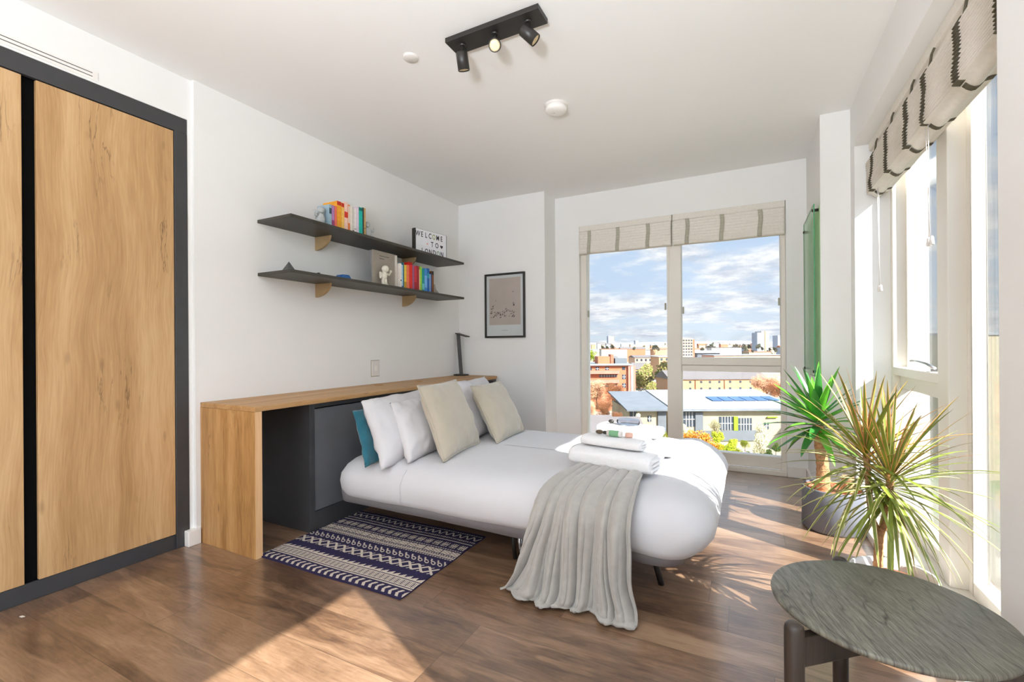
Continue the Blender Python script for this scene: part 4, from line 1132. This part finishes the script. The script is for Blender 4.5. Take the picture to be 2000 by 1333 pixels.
TM = {k: town(c) for k, c in dict(brick=(168, 104, 76), pinkbrick=(176, 112, 96), tan=(176, 134, 100), cream=(154, 144, 120), grey=(96, 100, 104), slate=(98, 92, 90),
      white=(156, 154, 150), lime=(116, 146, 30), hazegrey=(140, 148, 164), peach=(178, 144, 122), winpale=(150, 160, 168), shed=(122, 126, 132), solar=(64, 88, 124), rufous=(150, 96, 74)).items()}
TM['window'] = pm('town_window', C(52, 60, 70), .25, .2, 1.0)
def block(name, label, cat, uL, uR, vT, d, dep, wall, roof='flat', roofm='slate', zb=GZ, rot=0, wins=(), extras=(), rise=1.6, over=.3, group=None, ncol=0, nrow=0, wsz=(1.1, 1.3)):
    A = far_pt(uL, vT, d); w = (uR-uL)/F_*d; top = A.z; ang = YAW+rot
    R = Matrix.Translation((A.x, A.y, 0)) @ Matrix.Rotation(ang, 4, 'Z')
    t = thing(name, label, cat, (A.x, A.y, zb), group)
    mb = MB(); mb.box(0, w, 0, dep, zb, top); mb.xf(R); obj('walls', mb, TM[wall], t)
    mb = MB()
    if roof == 'gable':
        mb.prism([(-over, top), (dep+over, top), (dep/2, top+rise)], -over, w+over, 'x')
    elif roof == 'shed':
        mb.prism([(-over*2, top-.1), (dep+over, top+rise), (dep+over, top+rise+.25), (-over*2, top+.15)], -over, w+over, 'x')
    else:
        mb.box(-over, w+over, -over, dep+over, top, top+.35)
    mb.xf(R); obj('roof', mb, TM[roofm], t)
    k = d/F_
    for (a, v0_, b, v1_) in wins:      # pixels measured on the facade
        z1 = far_pt(uL, v0_, d).z; z0 = far_pt(uL, v1_, d).z
        mb = MB(); mb.box((a-uL)*k, (b-uL)*k, -.06, .02, z0, z1); mb.xf(R); f = obj('window', mb, TM['window'], t)
        if (b-a) > 6:
            mb = MB(); W2 = (b-a)*k; x0 = (a-uL)*k
            for q in range(1, max(2, int((b-a)/5))):
                xx = x0+W2*q/max(2, int((b-a)/5)); mb.box(xx-.07, xx+.07, -.12, -.06, z0, z1)
            mb.box(x0, x0+W2, -.12, -.06, (z0+z1)/2-.06, (z0+z1)/2+.06); mb.xf(R); obj('glazing_bars', mb, TM['white'], f)
    for c_ in range(ncol):
        for r_ in range(nrow):
            x = w*(c_+.5)/ncol; z = top-(top-zb)*(r_+.6)/(nrow+.6)*(.75)
            mb = MB(); mb.box(x-wsz[0]/2, x+wsz[0]/2, -.06, .02, z-wsz[1]/2, z+wsz[1]/2); mb.xf(R); obj('window', mb, TM['window'], t)
    for (nm, a, v0_, b, v1_, y0, y1, mt) in extras:
        z1 = far_pt(uL, v0_, d).z; z0 = far_pt(uL, v1_, d).z
        mb = MB(); mb.box((a-uL)*k, (b-uL)*k, y0, y1, z0, z1); mb.xf(R); obj(nm, mb, TM[mt], t)
    return t
block('apartment_block', 'orange brick apartment block with pink balconies, left in the end window', 'building', 1085, 1229, 715, 125, 16, 'brick', 'flat', 'shed', over=.8,
      wins=[(1163, 718, 1170, 724), (1182, 718, 1189, 724), (1215, 718, 1221, 724), (1151, 719, 1156, 724), (1215, 733, 1222, 742), (1215, 750, 1222, 759), (1170, 733, 1205, 738), (1170, 752, 1205, 757)],
      extras=[('balcony', 1150, 725, 1208, 731, -1.2, 0, 'pinkbrick'), ('balcony', 1150, 743, 1208, 749, -1.2, 0, 'pinkbrick'), ('sunlit_gable_end', 1226, 716, 1240, 800, -.6, 10, 'pinkbrick'),  # sunlit gable end put in as a lighter pink box at the corner
              ('gable_stripe', 1231, 717, 1235, 800, -.75, -.6, 'white'), ('rooftop_room', 1172, 698, 1196, 713, 3, 8, 'brick'), ('rooftop_room', 1199, 694, 1205, 713, 4, 7, 'rufous'), ('plant_housing', 1208, 702, 1232, 713, 4, 9, 'grey')])
block('brick_terrace', 'pale brick terrace of flats beyond the green trees, left window pane', 'building', 1240, 1300, 699, 255, 14, 'peach', 'gable', 'slate', rise=1.2, ncol=7, nrow=3)
block('brick_terrace', 'taller end house of the pale brick terrace, beside the mullion', 'building', 1287, 1318, 698, 232, 14, 'tan', 'flat', 'white', ncol=3, nrow=4)
block('brick_house', 'small orange house with grey gable roof between block and trees', 'building', 1240, 1266, 722, 190, 10, 'tan', 'gable', 'slate', rise=2.6, ncol=4, nrow=2)
wn_ = [(u-2.1, r-2.2, u+2.1, r+2.2) for u in (1348, 1369.5, 1386.6, 1405, 1426, 1446, 1466) for r in (747, 760, 776)]
block('warehouse', 'long orange brick warehouse with grey roof and small square windows', 'building', 1310, 1500, 742, 146, 15, 'tan', 'gable', 'slate', rise=2.6, over=.4, wins=wn_,
      extras=[('downpipe', 1357.5, 743, 1358.6, 790, -.25, -.05, 'rufous'), ('downpipe', 1414.5, 743, 1415.6, 790, -.25, -.05, 'rufous')])
block('school_building', 'cream and grey school building with lime panel and metal roof, right pane', 'building', 1318, 1560, 801, 79, 15, 'cream', 'shed', 'shed', rise=1.7, over=.5,
      wins=[(1334, 805, 1357, 834), (1404, 815, 1432, 841), (1441, 818, 1468, 842), (1492, 827, 1501, 840)],
      extras=[('lime_panel', 1432, 815, 1440, 842, -.25, 0, 'lime'), ('grey_base', 1358, 842, 1490, 862, -.2, 0, 'grey'), ('grey_bay', 1357, 806, 1372, 846, -.25, 0, 'grey'), ('fascia', 1318, 799, 1560, 802.5, -1.0, -.6, 'grey'),
              ('green_lettering', 1497, 815.5, 1517, 817.5, -.3, -.1, 'lime')])
block('school_wing', 'left wing of the school with dark slate roof and grey bay', 'building', 1228, 1300, 801, 77, 13, 'cream', 'shed', 'grey', rise=1.5, over=.6,
      wins=[(1230, 804, 1243, 826), (1264.5, 813, 1272, 824.5), (1293, 813, 1300, 830)], extras=[('grey_bay', 1284, 803, 1300, 846, -.3, 0, 'grey')])
mbS = far_pt(1420, 790, 84)
t = thing('solar_array', 'blue solar panels along the metal school roof', 'solar panels', tuple(mbS))
for k in range(6):
    A = far_pt(1392+22*k, 791, 84); A.z = far_pt(1318, 801, 79).z+.111*5-.02; R = Matrix.Translation(A) @ Matrix.Rotation(YAW, 4, 'Z') @ Matrix.Rotation(math.radians(6.4), 4, 'X')
    mb = MB(); mb.box(0, 1.85, 0, 3.2, .35, .42); mb.xf(R); obj('panel', mb, TM['solar'], t)
block('low_house', 'near house with weathered brown-grey roof, bottom left of the end window', 'building', 1120, 1204, 850, 60, 9, 'cream', 'gable', 'slate', rise=1.9, over=.35)
block('low_house', 'near house with brown roof and orange end wall behind the towels', 'building', 1212, 1262, 850, 62, 8.5, 'rufous', 'gable', 'slate', rise=1.8, over=.3,
      extras=[('orange_end_wall', 1262, 836, 1285, 900, 0, 6, 'tan'), ('skylight', 1226, 836, 1248, 846, 1.0, 1.3, 'winpale')])
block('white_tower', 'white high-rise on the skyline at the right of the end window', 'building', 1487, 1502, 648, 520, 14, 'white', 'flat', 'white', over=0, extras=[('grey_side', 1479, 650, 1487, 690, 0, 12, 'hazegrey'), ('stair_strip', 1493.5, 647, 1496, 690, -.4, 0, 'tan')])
block('beige_tower', 'beige flats tower rising right of the mullion', 'building', 1328, 1353, 662, 300, 14, 'peach', 'flat', 'peach', over=0, ncol=5, nrow=8, wsz=(1.2, 1.0), extras=[('brown_side', 1353, 664, 1358, 700, 1, 13, 'rufous')])
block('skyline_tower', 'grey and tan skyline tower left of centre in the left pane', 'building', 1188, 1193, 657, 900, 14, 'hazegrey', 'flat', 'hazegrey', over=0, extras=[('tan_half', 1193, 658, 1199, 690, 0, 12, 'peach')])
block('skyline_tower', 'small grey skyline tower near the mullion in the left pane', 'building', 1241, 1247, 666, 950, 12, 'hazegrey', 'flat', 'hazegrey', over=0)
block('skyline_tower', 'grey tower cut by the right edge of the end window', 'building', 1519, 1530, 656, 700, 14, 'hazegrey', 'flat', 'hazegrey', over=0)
block('sports_hall', 'low hall with a pale curved roof below the skyline, right pane', 'building', 1362, 1406, 690, 330, 30, 'grey', 'gable', 'white', rise=1.6, over=1)
block('long_shed', 'long flat pale shed above the transom at the right', 'building', 1395, 1530, 695, 300, 20, 'peach', 'flat', 'shed', over=.6)
block('neighbour_block', 'pale neighbouring block seen through the side window', 'building', 1880, 2010, 655, 60, 14, 'cream', 'flat', 'shed', over=.2)
rf = random.Random(21); placed = [(1475, 1505, 520), (1320, 1360, 300), (1186, 1200, 900), (1240, 1248, 950), (1517, 1532, 700), (1360, 1408, 345), (1390, 1532, 310)]
for k in range(150):
    u = rf.uniform(1100, 1560); d = rf.uniform(330, 1300); hh = rf.uniform(6, 15)
    if d > 700: hh *= 1.3
    vt_ = 672-(GZ+hh-CAMH)/d*F_
    if vt_ < 667: continue
    wd_ = rf.uniform(9, 26)/d*F_
    if any(u-1.5 < q[1]+1.5 and q[0] < u+wd_+1.5 and abs(d-q[2]) < 32 for q in placed): continue
    placed.append((u, u+wd_, d))
    block('distant_building', 'tiny pale rooftop building in the distant hazy town', 'building', u, u+wd_, vt_, d, 10, rf.choice(['peach', 'cream', 'tan', 'white', 'hazegrey', 'peach', 'brick']),
          rf.choice(['flat', 'gable']), rf.choice(['slate', 'white', 'rufous', 'hazegrey', 'slate']), rise=2.2, group='tiny buildings of the distant town')
# hills
mb = MB(); pts = []
for k in range(61):
    u = 1000+k*13; p = far_pt(u, 671.5-3.2*abs(N3(k*.16, 0, 3))*2-(3 if u > 1380 else 1.5), 3500); pts.append(p)
for k in range(60):
    a, b = pts[k], pts[k+1]; q = Vector((math.sin(-YAW), math.cos(YAW), 0))*300
    mb.add([(a.x, a.y, GZ), (b.x, b.y, GZ), b, a, a+q, b+q, (b.x+q.x, b.y+q.y, GZ), (a.x+q.x, a.y+q.y, GZ)], [(0,1,2,3), (3,2,5,4), (4,5,6,7)])
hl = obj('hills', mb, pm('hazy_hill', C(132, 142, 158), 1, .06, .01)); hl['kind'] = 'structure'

# trees: a few kinds, copied
def tree_kind(name, label, cols, n, leaf, seed, group, sq=1.0, clump=9, sliver=False):
    r_ = random.Random(seed); mb = MB()
    cl = []
    for k in range(clump):
        a = r_.uniform(0, 2*PI); rr = r_.uniform(0, .62); cl.append((Vector((rr*math.cos(a), rr*math.sin(a), r_.uniform(-.5, .55)*sq)), r_.uniform(.3, .52)))
    for k in range(n):
        c_, rad = r_.choice(cl)
        d = Vector((r_.gauss(0, 1), r_.gauss(0, 1), r_.gauss(0, 1))).normalized()*rad*(r_.random()**.4)
        p = c_+d; p.z += 1.35
        a_ = Vector((r_.gauss(0, 1), r_.gauss(0, 1), r_.gauss(0, 1))).normalized(); b_ = a_.orthogonal().normalized()
        L = leaf*r_.uniform(.6, 1.3)
        if sliver: mb.add([p-a_*L*2.2, p+b_*L*.28, p+a_*L*2.2], [(0, 1, 2)], 0)
        else: mb.add([p-a_*L, p+b_*L, p+a_*L, p-b_*L*.6], [(0, 1, 2, 3)], r_.randrange(2))
    mb.open = True
    mats = [town(c_, .3, 1.5) for c_ in cols]
    t = thing(name, label, 'tree', (0, 0, 0), group)
    obj('crown', mb, mats, t)
    mb = MB(); mb.tube([(0, 0, 0), (.02, 0, .5), (0, .02, 1.0), (.05, 0, 1.5)], [.06, .05, .04, .02], 8)
    for k in range(5):
        a = k*1.3; mb.tube([(0, 0, .7+.08*k), (.25*math.cos(a), .25*math.sin(a), 1.15+.08*k), (.45*math.cos(a), .45*math.sin(a), 1.6+.05*k)], [.03, .018, .008], 6)
    obj('trunk', mb, town((110, 84, 66)), t)
    return t
def plant_trees(t, spots, label=None):
    first = True
    for sp_ in spots:
        u, v, d, rp = sp_[:4]; rad = rp/F_*d; p = far_pt(u, v, d)
        base = p.z-1.35*rad
        o = t if first else dup(t, (0, 0, 0))
        o.location = (p.x, p.y, base); o.scale = (rad, rad, rad); o.rotation_euler = (0, 0, u*1.7)
        if len(sp_) > 4: o['label'] = sp_[4]; 
        # carry the trunk down to the ground
        first = False
bare = tree_kind('bare_tree', 'bare brown winter tree in front of the brick apartment block', [(196, 152, 116)], 5200, .06, 1, 'bare trees in the left pane', 1.0, 12, True)
plant_trees(bare, [(1165, 765, 98, 26), (1200, 772, 95, 28), (1178, 802, 84, 24), (1221, 796, 92, 20), (1150, 802, 88, 20), (1204, 816, 74, 14)])
bare2 = tree_kind('bare_tree', 'bare reddish tree at the right end of the brick warehouse', [(196, 146, 112)], 5200, .06, 2, 'bare trees by the warehouse', 1.0, 11, True)
plant_trees(bare2, [(1497, 752, 118, 30), (1525, 762, 112, 28), (1475, 780, 105, 18), (1515, 790, 104, 16)])
grn = tree_kind('green_tree', 'loose olive green tree behind the car park', [(122, 130, 62), (150, 128, 84)], 2600, .07, 3, 'olive trees behind the car park')
plant_trees(grn, [(1264, 735, 182, 26), (1292, 738, 178, 24), (1248, 748, 165, 18), (1296, 722, 190, 18), (1275, 760, 150, 16)])
yg = tree_kind('lime_tree', 'bright yellow-green tree above the apartment block roof', [(170, 186, 40), (186, 196, 70)], 2200, .07, 4, None)
plant_trees(yg, [(1152, 697, 170, 17)])
org = tree_kind('autumn_shrub', 'orange leaved shrub just right of the mullion', [(196, 120, 40), (206, 150, 60)], 3200, .05, 5, 'orange shrubs right of the mullion')
plant_trees(org, [(1345, 866, 56, 26), (1372, 868, 54, 27), (1395, 882, 54, 20), (1352, 890, 52, 24)])
yel = tree_kind('yellow_shrub', 'yellow-green shrub in front of the school', [(180, 176, 50), (158, 176, 44)], 3200, .05, 6, 'yellow-green shrubs before the school')
plant_trees(yel, [(1415, 884, 54, 24), (1440, 888, 55, 20), (1402, 856, 58, 16), (1455, 868, 58, 11), (1430, 866, 60, 12), (1296, 850, 66, 12)])
dkg = tree_kind('dark_shrub', 'dark green shrub at the foot of the white blossom tree', [(60, 84, 34), (90, 104, 46)], 2600, .06, 8, 'dark shrubs under the blossom tree')
plant_trees(dkg, [(1462, 892, 54, 12), (1500, 890, 54, 14), (1515, 875, 56, 11), (1484, 896, 53, 12)])
wht = tree_kind('blossom_tree', 'white blossom tree in front of the grey and cream school walls', [(222, 216, 188), (204, 198, 160)], 3600, .045, 7, 'white blossom trees by the school', 1.5, 9)
plant_trees(wht, [(1396, 836, 66, 18), (1484, 842, 62, 17), (1484, 868, 60, 23), (1246, 820, 70, 13), (1335, 840, 68, 12)])
dist = tree_kind('distant_tree', 'small dusky tree in the tree line below the skyline', [(84, 92, 66), (112, 98, 88)], 700, .12, 9, 'tree line below the skyline')
rt = random.Random(3)
plant_trees(dist, [(rt.uniform(1150, 1300) if k % 3 == 0 else rt.uniform(1335, 1525), 680+rt.uniform(-4, 10), rt.uniform(300, 620), rt.uniform(3.5, 7.5)) for k in range(44)])
# parked cars
def car(u, v, d, col, label, turn=1.45):
    p = far_pt(u, v, d); t = thing('parked_car', label, 'car', (p.x, p.y, p.z-.7), 'cars in the far car park')
    R = Matrix.Translation((p.x, p.y, p.z-.7)) @ Matrix.Rotation(YAW+turn, 4, 'Z')
    mb = MB(); mb.prism([(-2.1, .25), (2.1, .25), (2.15, .75), (1.3, .9), (.7, 1.4), (-1.1, 1.42), (-1.9, .95), (-2.15, .8)], -.85, .85, 'y'); mb.xf(R); obj('car_body', mb, town(col), t, bevel=.08)
    for x in (-1.3, 1.3):
        mb = MB(); mb.tube([(x, -.9, .32), (x, .9, .32)], .32, 14); mb.xf(R); obj('wheel_pair', mb, TM['window'], t)
    mb = MB(); mb.prism([(1.15, .93), (.68, 1.34), (-1.05, 1.36), (-1.7, .96)], -.87, .87, 'y'); mb.xf(R); obj('side_windows', mb, TM['window'], t)
zc_ = 168
mb = MB(); A = far_pt(1238, 776, zc_); R = Matrix.Translation((A.x, A.y, 0)) @ Matrix.Rotation(YAW, 4, 'Z')
mb.box(-4, 22, -8, 10, GZ, A.z-.2); mb.xf(R); o_ = obj('car_park_deck', mb, town((150, 148, 150)), origin=(A.x, A.y, GZ)); o_['kind'] = 'structure'
for u, v, c_, lb_ in ((1243, 768, (196, 196, 204), 'silver car at the left end of the far car park'), (1259, 768, (150, 160, 190), 'blue-grey car second in the far car park'),
                      (1274.5, 768, (206, 206, 210), 'pale car third in the far car park'), (1290, 767, (196, 204, 216), 'white van-like car beside the pink car'), (1306, 765, (214, 70, 140), 'bright pink car in the far car park'), (1299, 774, (224, 226, 228), 'white car parked in front of the pink car')):
    car(u, v, zc_-(5 if v > 770 else 0), c_, lb_, .1 if v > 770 else 1.45)
